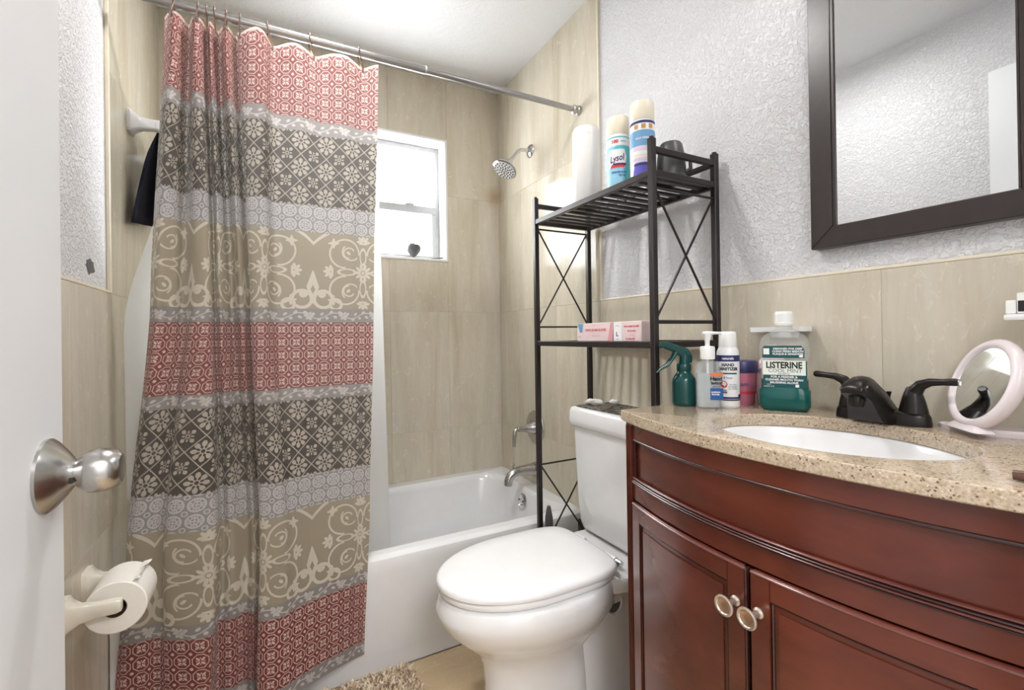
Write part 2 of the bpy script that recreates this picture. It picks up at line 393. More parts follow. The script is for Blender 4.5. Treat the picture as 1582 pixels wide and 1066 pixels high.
def mat_mat():
    t = T('patterned grey mat'); b = t.b; co = t.n('ShaderNodeTexCoord')
    v = t.n('ShaderNodeTexVoronoi', Scale=70.0, feature='DISTANCE_TO_EDGE'); t.l(co.outputs['Object'], v.inputs['Vector'])
    n = t.n('ShaderNodeTexNoise', Scale=45.0, Detail=4.0, Distortion=1.5); t.l(co.outputs['Object'], n.inputs['Vector'])
    c = t.ramp(n.outputs[0], [(0.40, hexc(48, 44, 40)), (0.5, hexc(110, 104, 94)), (0.62, hexc(160, 152, 138))])
    t.l(t.mix(t.ramp(v.outputs['Distance'], [(0.02, (0.6, 0.6, 0.6, 1)), (0.08, (0, 0, 0, 1))]), c, hexc(40, 36, 32)), b.inputs['Base Color'])
    b.inputs['Roughness'].default_value = 0.8; return t.m
M['mat'] = mat_mat()
def mat_rug():
    t = T('brown shag'); b = t.b; co = t.n('ShaderNodeTexCoord')
    n = t.n('ShaderNodeTexNoise', Scale=38.0, Detail=4.0, Roughness=0.7); t.l(co.outputs['Object'], n.inputs['Vector'])
    t.l(t.ramp(n.outputs[0], [(0.32, hexc(150, 128, 106)), (0.46, hexc(206, 184, 156)), (0.64, hexc(236, 222, 200))]), b.inputs['Base Color'])
    b.inputs['Roughness'].default_value = 0.95; return t.m
M['rug'] = mat_rug()

# ------------------------------------------------------------------ mesh helpers
def world_of(o):
    sc_ = o.scale.copy(); o.scale = (1, 1, 1); m = o.matrix_basis.copy(); o.scale = sc_
    while o.parent: o = o.parent; m = o.matrix_basis @ m
    return m

class B:
    def __init__(s): s.bm = bmesh.new(); s.bev = False
    def xf(s, vs, m):
        for v in vs: v.co = m @ v.co
    def box(s, c, d, bev=0.0, rot=None, seg=2):
        r = bmesh.ops.create_cube(s.bm, size=1.0); vs = r['verts']
        for v in vs: v.co = Vector((v.co.x * d[0], v.co.y * d[1], v.co.z * d[2]))
        if bev:
            s.bev = True
            es = list({e for v in vs for e in v.link_edges})
            rb = bmesh.ops.bevel(s.bm, geom=es, offset=bev, segments=seg, profile=0.5, affect='EDGES')
            vs = list({v for f in rb['faces'] for v in f.verts} | {v for v in vs if v.is_valid})
            seen = set(vs); st = list(vs)
            while st:
                for e in st.pop().link_edges:
                    for w in e.verts:
                        if w not in seen: seen.add(w); st.append(w)
            vs = list(seen)
        m = Matrix.Translation(Vector(c)) @ (rot.to_4x4() if rot is not None else Matrix.Identity(4))
        s.xf(vs, m); return s
    def bx(s, a, b, bev=0.0, seg=2):
        return s.box([(p + q) / 2 for p, q in zip(a, b)], [abs(q - p) for p, q in zip(a, b)], bev, None, seg)
    def rings(s, R, closed=True, cap0=True, cap1=True):
        rows = [[s.bm.verts.new(p) for p in ring] for ring in R]; n = len(rows[0])
        for a, b in zip(rows, rows[1:]):
            for i in range(n if closed else n - 1):
                j = (i + 1) % n
                try: s.bm.faces.new((a[i], a[j], b[j], b[i]))
                except ValueError: pass
        if closed and cap0: s.bm.faces.new(list(reversed(rows[0])))
        if closed and cap1: s.bm.faces.new(rows[-1])
        return rows
    def frame(s, d):
        d = Vector(d).normalized(); a = Vector((0, 0, 1)) if abs(d.z) < 0.9 else Vector((1, 0, 0))
        x = a.cross(d).normalized(); return x, d.cross(x)
    def tube(s, pts, rad, n=10, flat=1.0, caps=True):
        pts = [Vector(p) for p in pts]
        if not isinstance(rad, (list, tuple)): rad = [rad] * len(pts)
        R = []; x = None
        for i, p in enumerate(pts):
            d = (pts[min(i + 1, len(pts) - 1)] - pts[max(i - 1, 0)]).normalized()
            if x is None: x, y = s.frame(d)
            else:
                x = (x - d * x.dot(d)).normalized(); y = d.cross(x)
            R.append([p + (x * cos(2 * pi * k / n) + y * sin(2 * pi * k / n) * flat) * rad[i] for k in range(n)])
        s.rings(R, True, caps, caps); return s
    def cyl(s, a, b, r0, r1=None, n=20): return s.tube([a, b], [r0, r0 if r1 is None else r1], n)
    def lathe(s, prof, o=(0, 0, 0), axis=(0, 0, 1), n=28, sx=1.0, sy=1.0):
        o = Vector(o); ax = Vector(axis).normalized()
        if abs(ax.z) > 0.999: x, y = Vector((1, 0, 0)), Vector((0, 1, 0)) * (1 if ax.z > 0 else -1)
        else: x, y = s.frame(ax)
        R = [[o + ax * h + (x * cos(2 * pi * k / n) * sx + y * sin(2 * pi * k / n) * sy) * max(r, 1e-5) for k in range(n)] for r, h in prof]
        s.rings(R); return s
    def prism(s, poly, ext, bev=0.0):
        """poly: 3-D points of a face, swept by the vector ext"""
        ext = Vector(ext); a = [Vector(p) for p in poly]
        s.rings([a, [p + ext for p in a]]); return s
    def done(s, name, mat, parent=None, angle=40, kind=None, label=None, mats=None):
        bm = s.bm
        if not s.bev: bmesh.ops.remove_doubles(bm, verts=bm.verts, dist=1e-6)
        bmesh.ops.recalc_face_normals(bm, faces=bm.faces)
        if parent is not None: bm.transform(world_of(parent).inverted())
        me = bpy.data.meshes.new(name); bm.to_mesh(me); bm.free()
        me.polygons.foreach_set('use_smooth', [True] * len(me.polygons))
        me.set_sharp_from_angle(angle=radians(angle))
        me.materials.append(M[mat])
        o = bpy.data.objects.new(name, me); COL.objects.link(o)
        if s.bev:
            wn = o.modifiers.new('weighted', 'WEIGHTED_NORMAL'); wn.keep_sharp = True; wn.weight = 100
        if parent is not None: o.parent = parent
        if kind: o['kind'] = kind
        if label: o['label'] = label
        return o

def thing(name, label, cat, loc=(0, 0, 0), rotz=0.0, group=None):
    o = bpy.data.objects.new(name, None); COL.objects.link(o); o.location = loc; o.rotation_euler = (0, 0, rotz)
    o.empty_display_size = 0.05
    o['label'] = label; o['category'] = cat
    if group: o['group'] = group
    return o
def tag(o, label, cat, group=None):
    o['label'] = label; o['category'] = cat
    if group: o['group'] = group
    return o
def dup(root, loc, label, group=None):
    r = root.copy(); COL.objects.link(r); r.location = loc; r['label'] = label
    if group: r['group'] = group
    for ch in list(root.children):
        c = ch.copy(); COL.objects.link(c); c.parent = r
    return r
def structure(o): o['kind'] = 'structure'; return o

def word(name, txt, size, place, mat, parent, shear=0.0, bold=0.0, sx=1.0, ax='CENTER', lift=0.0004):
    """flat lettering; place(x, y) -> world point"""
    cu = bpy.data.curves.new(name, 'FONT'); cu.body = txt; cu.size = size; cu.align_x = ax; cu.align_y = 'CENTER'; cu.shear = shear; cu.offset = bold; cu.resolution_u = 2
    tmp = bpy.data.objects.new(name + '_tmp', cu); COL.objects.link(tmp)
    bpy.context.view_layer.update()
    me = bpy.data.meshes.new_from_object(tmp.evaluated_get(bpy.context.evaluated_depsgraph_get()))
    bpy.data.objects.remove(tmp); bpy.data.curves.remove(cu)
    inv = world_of(parent).inverted()
    for v in me.vertices: v.co = inv @ Vector(place(v.co.x * sx, v.co.y))
    me.materials.clear(); me.materials.append(M[mat]); me.name = name
    o = bpy.data.objects.new(name, me); COL.objects.link(o); o.parent = parent
    return o

def on_cyl(c, r, ang):
    """flat label coordinates to the side of an upright cylinder, x to the viewer's right"""
    def f(x, y):
        a = ang + x / r
        return (c[0] + r * cos(a), c[1] + r * sin(a), c[2] + y)
    return f
def on_plane(o, xd, yd):
    o, xd, yd = Vector(o), Vector(xd).normalized(), Vector(yd).normalized()
    return lambda x, y: o + xd * x + yd * y
def patch(name, place, x0, x1, y0, y1, mat, parent, nx=10, shape=None, label=None):
    """a printed area: a thin patch following the surface given by place(); shape(s) trims it"""
    b = B(); rows = []
    for j in range(2 if shape is None else 13):
        t = j / (1 if shape is None else 12)
        y = y0 + (y1 - y0) * t
        a0, a1 = (x0, x1) if shape is None else shape(t)
        rows.append([place(a0 + (a1 - a0) * i / nx, y) for i in range(nx + 1)])
    b.rings(rows, closed=False)
    return b.done(name, mat, parent, label=label)

XL, XR, YB, ZC = -0.368, 1.156, 2.26, 2.44        # tiled faces of the room, ceiling
YF = -0.30
TT = 0.008                                        # tile thickness: paint lies this much behind
WIN = (0.08, 0.853, 1.490, 2.127)                 # window opening in the back wall

# ------------------------------------------------------------------ room shell
fl = structure(B().bx((XL - .1, -1.5, -.06), (XR + .1, YB + .1, -.006)).done('floor', 'grout'))
ce = structure(B().bx((XL - .1, -1.5, ZC), (XR + .1, YB + .1, ZC + .06)).done('ceiling', 'paint_ceiling'))
wr = structure(B().bx((XR + TT, -1.5, 0), (XR + .1, YB + .2, ZC)).done('wall_right', 'paint_wall'))
wl = structure(B().bx((XL - .1, -1.5, 0), (XL - TT, YB + .2, ZC)).done('wall_left', 'paint_wall'))
wb = B()
for a, b_ in (((XL, 0), (WIN[0], ZC)), ((WIN[1], 0), (XR + .02, ZC)), ((WIN[0], 0), (WIN[1], WIN[2])), ((WIN[0], WIN[3]), (WIN[1], ZC))):
    wb.bx((a[0], YB + TT, a[1]), (b_[0], YB + .18, b_[1]))
wb = structure(wb.done('wall_back', 'paint_wall'))
wf = B()
wf.bx((XL, YF - .1, 0), (-.24, YF, ZC)).bx((.56, YF - .1, 0), (XR + .01, YF, ZC)).bx((-.24, YF - .1, 2.10), (.56, YF, ZC))
structure(wf.done('wall_front', 'paint_wall'))
structure(B().bx((XL, -1.6, 0), (XR + .01, -1.5, ZC)).done('wall_hall', 'paint_wall'))

# wall tiles: every tile a piece of its wall
_tile_mesh = {}
ROWS = [0.012, 0.620, 1.229, 1.836, 2.44]
def tile(parent, plane, u0, u1, z0, z1, holes=(), mat='tile', name='tile'):
    g = 0.00025
    rects = [(u0 + g, u1 - g, z0 + g, z1 - g)]
    for h in holes:
        nr = []
        for a, b_, c, d in rects:
            if b_ <= h[0] or a >= h[1] or d <= h[2] or c >= h[3]: nr.append((a, b_, c, d)); continue
            if a < h[0]: nr.append((a, h[0], c, d))
            if b_ > h[1]: nr.append((h[1], b_, c, d))
            a2, b2 = max(a, h[0]), min(b_, h[1])
            if c < h[2]: nr.append((a2, b2, c, h[2]))
            if d > h[3]: nr.append((a2, b2, h[3], d))
        rects = nr
    if not rects: return
    cu, cz = (u0 + u1) / 2, (z0 + z1) / 2
    key = (plane, mat, len(rects)) + tuple(round(v, 4) for r in rects for v in (r[0] - cu, r[1] - cu, r[2] - cz, r[3] - cz))
    if key not in _tile_mesh:
        b = B()
        for a, b_, c, d in rects:
            uu = ((a + b_) / 2 - cu, (c + d) / 2 - cz); sz = (b_ - a, d - c)
            if plane in 'RL': b.box((0, uu[0], uu[1]), (TT, sz[0], sz[1]), .0005, seg=1)
            elif plane == 'B': b.box((uu[0], 0, uu[1]), (sz[0], TT, sz[1]), .0005, seg=1)
            else: b.box((uu[0], uu[1], 0), (sz[0], sz[1], .007), .0012, seg=1)
        o = b.done(name, mat); _tile_mesh[key] = o.data
    else:
        o = bpy.data.objects.new(name, _tile_mesh[key]); COL.objects.link(o)
    o.location = {'R': (XR + TT / 2, cu, cz), 'L': (XL - TT / 2, cu, cz), 'B': (cu, YB + TT / 2, cz), 'F': (cu, cz, -.0035)}[plane]
    o.parent = parent
    return o
def course(parent, plane, a, b_, start, rows, holes=()):
    w = .305
    for z0, z1 in rows:
        u = start
        while u < b_ - .01:
            v0, v1 = max(u, a), min(u + w, b_)
            if v1 - v0 > .012: tile(parent, plane, v0, v1, z0, z1, holes)
            u += w
rows4 = list(zip(ROWS, ROWS[1:])); wains = rows4[:2]
YT_R, YT_L = 1.404, 1.590
course(wr, 'R', YT_R, YB, YT_R, rows4); course(wr, 'R', YF, YT_R, YT_R - .305 * 6, wains)
course(wl, 'L', YT_L, YB, YT_L, rows4); course(wl, 'L', YF, YT_L, YT_L - .305 * 7, wains)
course(wb, 'B', XL, XR, XR - .305 * 5, rows4, [WIN])
for i in range(-3, 4):
    for j in range(-4, 6):
        u0, u1 = max(XL, .31 + .457 * (i)), min(XR, .31 + .457 * (i + 1)); v0, v1 = max(YF, 1.23 + .457 * (j - 3)), min(1.53, 1.23 + .457 * (j - 2))
        if u1 - u0 > .02 and v1 - v0 > .02: tile(fl, 'F', u0, u1, v0, v1, mat='tile_floor')
# cream edge strips where the tile ends
structure(B().bx((XR - .001, YT_R - .009, 1.229), (XR + TT, YT_R, ZC), .002).done('trim_1', 'tile_trim'))
structure(B().bx((XR - .001, YF, 1.229), (XR + TT, YT_R - .009, 1.236), .002).done('trim_2', 'tile_trim'))
structure(B().bx((XL - TT, YT_L - .012, 1.229), (XL + .001, YT_L, ZC), .002).done('trim_3', 'tile_trim'))
structure(B().bx((XL - TT, YF, 1.229), (XL + .001, YT_L - .012, 1.236), .002).done('trim_4', 'tile_trim'))
# patch of missing paint low on the left wall
b = B(); pts = []
for k in range(18):
    a = 2 * pi * k / 18; r = .016 * (0.75 + 0.45 * random.random())
    pts.append((XL - TT + .0006, 1.448 + r * cos(a) * 2.0, 1.283 + r * sin(a) * 1.25))
b.prism(pts, (-.0006, 0, 0)); b.done('paint_chip', 'chip', wl, label='bare dark grey patch in the wall paint')

# ------------------------------------------------------------------ window
b = B()
x0, x1, z0, z1 = WIN; yw0, yw1 = YB - .004, YB + .17
win = structure(B().bx((x0, yw0, z0), (x1, YB + .11, z0 + .012), .002).done('window_1', 'frame_white'))     # sill
win['label'] = 'small white framed sash window above the bathtub'
for a_, c_ in (((x1 - .012, yw0, z0 + .012), (x1, YB + .11, z1 - .012)), ((x0, yw0, z0 + .012), (x0 + .012, YB + .11, z1 - .012)), ((x0, yw0, z1 - .012), (x1, YB + .11, z1))):
    B().bx(a_, c_, .002).done('reveal', 'frame_white', win)
fy0, fy1 = YB + .10, YB + .14
ix0, ix1, iz0, iz1 = x0 + .012, x1 - .012, z0 + .012, z1 - .012
f = B().bx((ix0, fy0, iz0), (ix0 + .02, fy1, iz1), .002).bx((ix1 - .02, fy0, iz0), (ix1, fy1, iz1), .002).bx((ix0 + .02, fy0, iz1 - .026), (ix1 - .02, fy1, iz1), .002).bx((ix0 + .02, fy0, iz0), (ix1 - .02, fy1, iz0 + .018), .002).done('window_frame', 'aluminium', win)
zm = 1.775
sa = B().bx((ix0 + .02, fy0 - .006, iz0 + .018), (ix0 + .042, fy0 + .016, zm), .002).bx((ix1 - .042, fy0 - .006, iz0 + .018), (ix1 - .02, fy0 + .016, zm - .020), .002).bx((ix0 + .02, fy0 - .008, zm - .020), (ix1 - .02, fy0 + .016, zm + .020), .002).bx((ix0 + .042, fy0 - .006, iz0 + .018), (ix1 - .042, fy0 + .016, iz0 + .03), .002).done('sash', 'aluminium', win)
B().bx((ix0 + .03, fy0 + .004, iz0 + .02), (ix1 - .03, fy0 + .008, zm)).done('pane', 'pane', sa)
B().bx((ix0 + .015, fy0 + .024, zm), (ix1 - .015, fy0 + .028, iz1 - .02)).done('pane', 'pane', f)
B().bx((.655, fy0 - .014, zm + .019), (.70, fy0 - .004, zm + .028), .001).done('latch', 'aluminium', sa)

# ------------------------------------------------------------------ door
dx = -.205
dr = structure(B().bx((dx - .035, -.10, .012), (dx, .694, 2.09), .002).done('door_1', 'door_paint'))
dr['label'] = 'white flush door standing open against the left wall'
kb = B().lathe([(.0, 0), (.0385, 0), (.0385, .003), (.035, .007), (.024, .016), (.0145, .0225), (.0125, .026)], (dx, .648, .960), (1, 0, 0), 40).done('rose', 'nickel', dr)
B().lathe([(.0125, .0245), (.0165, .027), (.0225, .035), (.0238, .042), (.0232, .050), (.0195, .059), (.0150, .0625), (.013, .0620), (.0, .0612)], (dx, .648, .960), (1, 0, 0), 40).done('knob', 'nickel', kb)
B().lathe([(.0, 0), (.003, 0), (.003, .0015), (.0, .0015)], (dx + .0235, .648 - .0135, .955), (0, -1, 0), 10).done('pin_hole', 'black', kb)
B().bx((dx - .026, .6935, .930), (dx - .009, .6955, .990), .0008).done('latch_plate', 'nickel', dr)
for zz in (.25, 1.02, 1.8):
    B().cyl((dx - .038, -.105, zz - .045), (dx - .038, -.105, zz + .045), .006, n=10).done('hinge', 'nickel', dr)

# ------------------------------------------------------------------ bathtub
YTF = 1.522
def rrect(x0, x1, y0, y1, r, z, n=8):
    out = []
    for cx, cy, a0 in ((x1 - r, y1 - r, 0), (x0 + r, y1 - r, 90), (x0 + r, y0 + r, 180), (x1 - r, y0 + r, 270)):
        for k in range(n + 1):
            a = radians(a0 + 90 * k / n); out.append(Vector((cx + r * cos(a), cy + r * sin(a), z)))
    return out
X0, X1, Y0, Y1 = XL + .0015, XR - .0015, YTF, YB - .0015
tub = thing('bathtub', 'white enamelled bathtub with a plain front along the back wall', 'bathtub', (.39, 1.89, 0))
b = B()
RZ = .378
R = [rrect(X0, X1, Y0 + .012, Y1, .002, .0), rrect(X0, X1, Y0 + .010, Y1, .002, .055), rrect(X0, X1, Y0 + .002, Y1, .002, .075), rrect(X0, X1, Y0 + .006, Y1, .002, RZ - .05), rrect(X0, X1, Y0 + .003, Y1, .002, RZ - .028),
     rrect(X0, X1, Y0 + .007, Y1, .003, RZ - .010), rrect(X0, X1, Y0 + .020, Y1, .004, RZ - .001), rrect(X0, X1, Y0 + .03, Y1, .005, RZ),
     rrect(X0 + .075, X1 - .065, Y0 + .058, Y1 - .055, .13, RZ + .001), rrect(X0 + .082, X1 - .072, Y0 + .066, Y1 - .062, .13, RZ - .005), rrect(X0 + .092, X1 - .080, Y0 + .076, Y1 - .072, .13, RZ - .03),
     rrect(X0 + .16, X1 - .105, Y0 + .10, Y1 - .095, .14, .20), rrect(X0 + .22, X1 - .125, Y0 + .115, Y1 - .11, .14, .11), rrect(X0 + .27, X1 - .16, Y0 + .15, Y1 - .145, .13, .075), rrect(X0 + .36, X1 - .24, Y0 + .21, Y1 - .21, .1, .07)]
b.rings(R); b.done('shell', 'tub', tub, 35)
B().bx((X1 - .03, Y0 + .001, .0), (X1, Y0 + .012, RZ - .03)).done('end_caulk_shade', 'caulk_shade', tub)  # dark strip: caulk plus painted shade where the tub meets the wall
ox = X1 - .083
op = B().lathe([(0, 0), (.036, 0), (.036, .004), (.031, .008), (.012, .009), (0, .009)], (ox - .003, 1.885, .318), (-1, 0, .18), 28).done('overflow_plate', 'chrome', tub)
B().cyl((ox - .011, 1.885, .306), (ox - .026, 1.885, .300), .004, .003, 8).done('trip_lever', 'chrome', op)
for dy in (-.018, .018): B().lathe([(0, 0), (.004, 0), (.004, .003), (0, .003)], (ox - .0115, 1.885 + dy, .322), (-1, 0, .18), 8).done('screw', 'dark_grey', op)
B().lathe([(0, 0), (.03, 0), (.03, .003), (0, .004)], (X1 - .30, 1.885, .071), n=20).done('drain', 'chrome', tub)

# ------------------------------------------------------------------ shower fittings on the right wall
sh = thing('shower', 'round chrome shower head on a bent arm from the tiled wall', 'shower head', (XR, 1.91, 1.997))
B().lathe([(0, 0), (.032, 0), (.032, .003), (.026, .010), (.012, .014), (.0, .014)], (XR, 1.91, 1.997), (-1, 0, 0), 28).done('flange', 'chrome', sh)
arm = []
for k in range(13):
    t = k / 12; a = radians(42) * min(1, max(0, (t - .25) / .5)); arm.append(t)
P0 = Vector((XR - .01, 1.91, 1.997)); pts = [P0]; d = 0
for k in range(15):
    a = radians(50) * min(1, max(0, (k - 2) / 5)); pts.append(pts[-1] + Vector((-cos(a), 0, -sin(a))) * .0094)
B().tube(pts, .0095, 14).done('arm', 'chrome', sh)
tip = pts[-1]; ad = (pts[-1] - pts[-2]).normalized()
nd = Vector((-.50, -.12, -.86)).normalized()
B().lathe([(0, -.018), (.012, -.016), (.015, -.006), (.015, .006), (.012, .012), (0, .012)], tip, ad, 20).done('ball_joint', 'chrome', sh)
hc = tip + ad * .016
B().lathe([(.0, -.004), (.018, -.004), (.022, .004), (.034, .013), (.053, .022), (.060, .028), (.060, .034), (.056, .037), (.0, .037)], hc, nd, 36).done('head', 'chrome', sh)
fx, fy_ = B().frame(nd); fc = hc + nd * .0372
B().lathe([(0, 0), (.053, 0), (.052, .0015), (0, .002)], fc, nd, 32).done('spray_face', 'spray_face', sh)
nb = B()
for rr, n in ((.010, 5), (.021, 9), (.033, 13), (.045, 17)):
    for k in range(n):
        a = 2 * pi * k / n + rr * 20; c = fc + (fx * cos(a) + fy_ * sin(a)) * rr
        nb.lathe([(0, .001), (.0036, .001), (.0028, .0045), (0, .0048)], c, nd, 8)
o = nb.done('nozzles', 'dark_grey', sh); o['kind'] = 'stuff'

vh = thing('shower_valve', 'round chrome shower valve with a lever handle above the tub spout', 'valve', (XR, 1.90, .655))
B().lathe([(0, 0), (.078, 0), (.080, .003), (.076, .008), (.05, .012), (0, .013)], (XR, 1.90, .655), (-1, 0, 0), 40).done('escutcheon', 'nickel', vh)
B().lathe([(0, .01), (.034, .01), (.033, .02), (.026, .030), (.018, .062), (.013, .085), (.012, .10), (0, .10)], (XR, 1.90, .655), (-1, 0, 0), 24).done('sleeve', 'nickel', vh)
B().tube([(XR - .085, 1.90, .655), (XR - .105, 1.90, .656), (XR - .115, 1.90, .650), (XR - .119, 1.90, .62), (XR - .122, 1.90, .575)], [.009, .010, .0105, .009, .0075], 12).done('lever', 'nickel', vh)

ts = thing('tub_spout', 'chrome tub spout with a diverter knob below the valve', 'faucet', (XR, 1.895, .45))
B().lathe([(0, 0), (.034, 0), (.033, .012), (.028, .03), (0, .03)], (XR, 1.895, .455), (-1, 0, 0), 24).done('wall_collar', 'nickel', ts)
B().tube([(XR - .015, 1.895, .455), (XR - .05, 1.895, .458), (XR - .09, 1.895, .459), (XR - .125, 1.895, .455), (XR - .148, 1.895, .440), (XR - .158, 1.895, .415), (XR - .160, 1.895, .400)], [.030, .026, .0225, .021, .021, .0205, .0195], 20).done('spout', 'nickel', ts)
B().lathe([(0, 0), (.004, 0), (.004, .016), (.008, .018), (.009, .024), (.006, .027), (0, .027)], (XR - .132, 1.895, .470), n=14).done('diverter', 'nickel', ts)

# ------------------------------------------------------------------ curtain rod, hooks, curtain, liner
YR, ZR = 1.520, 2.022
rod = thing('curtain_rod', 'satin metal shower curtain rod spanning the bathtub', 'curtain rod', (.39, YR, ZR))
B().tube([(XL + .03, YR, ZR), (.50, YR, ZR)], .0130, 20).done('tube', 'rod_metal', rod)
B().tube([(.495, YR, ZR), (XR - .03, YR, ZR)], .0112, 20).done('inner_tube', 'rod_metal', rod)
B().lathe([(0, 0), (.0138, 0), (.0138, .006), (0, .006)], (.497, YR, ZR), (1, 0, 0), 20).done('joint_ring', 'aluminium', rod)
for sx_, xx in ((-1, XR - .0005), (1, XL + .0005)):
    B().lathe([(0, 0), (.019, 0), (.019, .012), (.0165, .014), (.0165, .024), (.0185, .026), (.0185, .032), (.013, .036), (0, .036)], (xx, YR, ZR), (sx_, 0, 0), 24).done('end_cap', 'rod_metal', rod)

LEV = [2.0, 1.2, .55, .09]
CP = [
 [(-.238, 1.550), (-.276, 1.540), (-.325, 1.505), (-.357, 1.498)],
 [(-.212, 1.478), (-.252, 1.476), (-.306, 1.495), (-.336, 1.486)],
 [(-.196, 1.486), (-.222, 1.496), (-.270, 1.495), (-.300, 1.484)],
 [(-.184, 1.562), (-.200, 1.522), (-.246, 1.496), (-.262, 1.480)],
 [(-.166, 1.482), (-.170, 1.478), (-.232, 1.462), (-.222, 1.450)],
 [(-.148, 1.482), (-.136, 1.478), (-.132, 1.440), (-.146, 1.415)],
 [(-.139, 1.552), (-.126, 1.530), (-.113, 1.498), (-.130, 1.490)],
 [(-.127, 1.482), (-.110, 1.484), (-.090, 1.486), (-.095, 1.484)],
 [(-.112, 1.552), (-.085, 1.530), (-.055, 1.512), (-.062, 1.500)],
 [(-.090, 1.478), (-.060, 1.484), (-.037, 1.492), (-.044, 1.482)],
 [(-.067, 1.565), (-.039, 1.550), (-.021, 1.512), (-.032, 1.500)],
 [(-.056, 1.505), (-.034, 1.482), (-.017, 1.455), (-.030, 1.428)],
 [(.000, 1.478), (.000, 1.470), (.034, 1.444), (.024, 1.410)],
 [(.032, 1.528), (.032, 1.512), (.066, 1.466), (.076, 1.436)],
 [(.095, 1.512), (.110, 1.500), (.120, 1.488), (.130, 1.462)],
 [(.160, 1.530), (.180, 1.508), (.190, 1.498), (.185, 1.484)],
 [(.225, 1.510), (.240, 1.500), (.240, 1.500), (.225, 1.498)],
 [(.285, 1.528), (.278, 1.508), (.265, 1.504), (.248, 1.504)],
 [(.338, 1.512), (.311, 1.505), (.289, 1.501), (.267, 1.505)],
]
def cat(p, t):
    n = len(p) - 1; i = min(int(t * n), n - 1); f = t * n - i
    g = lambda k: p[min(max(k, 0), n)]
    a, b_, c, d = g(i - 1), g(i), g(i + 1), g(i + 2)
    return tuple(.5 * (2 * q + (r - p_) * f + (2 * p_ - 5 * q + 4 * r - s) * f * f + (3 * q - p_ - 3 * r + s) * f ** 3) for p_, q, r, s in zip(a, b_, c, d))
NU, NV = 19 * 9, 110
lev_curves = [[cat([c[k] for c in CP], i / NU) for i in range(NU + 1)] for k in range(4)]
ulen = []
for cv in lev_curves:
    L = [0]
    for a, b_ in zip(cv, cv[1:]): L.append(L[-1] + math.hypot(b_[0] - a[0], b_[1] - a[1]))
    ulen.append(L)
wts = (.4, .3, .2, .1)
uu = [sum(w * L[i] for w, L in zip(wts, ulen)) for i in range(NU + 1)]
HOOKX = [-.212, -.157, -.137, -.118, -.090, -.056, .029, .144, .291]
TOTAL = sum(h for _, h in BANDS)
ct = thing('shower_curtain', 'patchwork print shower curtain in red, grey and tan, drawn to the left', 'shower curtain', (0, 1.5, .09))
bm = bmesh.new(); uvl = bm.loops.layers.uv.new('cloth'); grid = []
def lev_at(i, z):
    ks = [c[i] for c in lev_curves]
    if z >= LEV[0]: return ks[0]
    for k in range(3):
        if z >= LEV[k + 1]:
            t = (LEV[k] - z) / (LEV[k] - LEV[k + 1]); t = t * t * (3 - 2 * t) * .5 + t * .5
            return tuple(a + (b_ - a) * t for a, b_ in zip(ks[k], ks[k + 1]))
    return ks[3]
for j in range(NV + 1):
    v = TOTAL * j / NV; row = []
    for i in range(NU + 1):
        xt = lev_curves[0][i][0]
        dist = min(abs(xt - h) for h in HOOKX)
        bumpz = .020 * sin(min(1, dist / .06) * pi / 2) * max(0, 1 - v / .12) if xt > -.06 else .022 * (lev_curves[0][i][1] - 1.48) / .08 * max(0, 1 - v / .12)
        z = 1.976 + bumpz - v * (1.975 - .092) / TOTAL
        x, y = lev_at(i, z)
        wr_ = .0022 * sin(x * 34 + z * 9) * sin(z * 15 + x * 11) * min(1, v * 3)
        row.append(bm.verts.new((x, y + wr_, z)))
    grid.append(row)
urow = []
for row in grid:
    L = [0]
    for p, q in zip(row, row[1:]): L.append(L[-1] + math.hypot(p.co.x - q.co.x, p.co.y - q.co.y))
    urow.append(L)
def u_at(i, j): return .65 * (urow[j][-1] - urow[j][i]) + .35 * (uu[-1] - uu[i])
for j in range(NV):
    for i in range(NU):
        f = bm.faces.new((grid[j][i], grid[j][i + 1], grid[j + 1][i + 1], grid[j + 1][i]))
        for lp, (a, c) in zip(f.loops, ((i, j), (i + 1, j), (i + 1, j + 1), (i, j + 1))):
            lp[uvl].uv = (u_at(a, c), TOTAL * c / NV)
bm.transform(Matrix.Translation((0, -1.5, -.09)))
me = bpy.data.meshes.new('cloth'); bm.to_mesh(me); bm.free()
me.polygons.foreach_set('use_smooth', [True] * len(me.polygons)); me.materials.append(M['curtain'])
o = bpy.data.objects.new('cloth', me); COL.objects.link(o); o.parent = ct
for hx in HOOKX:
    k = min(range(NU + 1), key=lambda i: abs(lev_curves[0][i][0] - hx))
    y = lev_curves[0][k][1]
    B().lathe([(.0035, -.0012), (.0065, -.0012), (.0065, .0012), (.0035, .0012), (.0035, -.0012)], (hx, y, 1.968), (0, 1, 0), 16).done('grommet', 'rod_metal', ct)

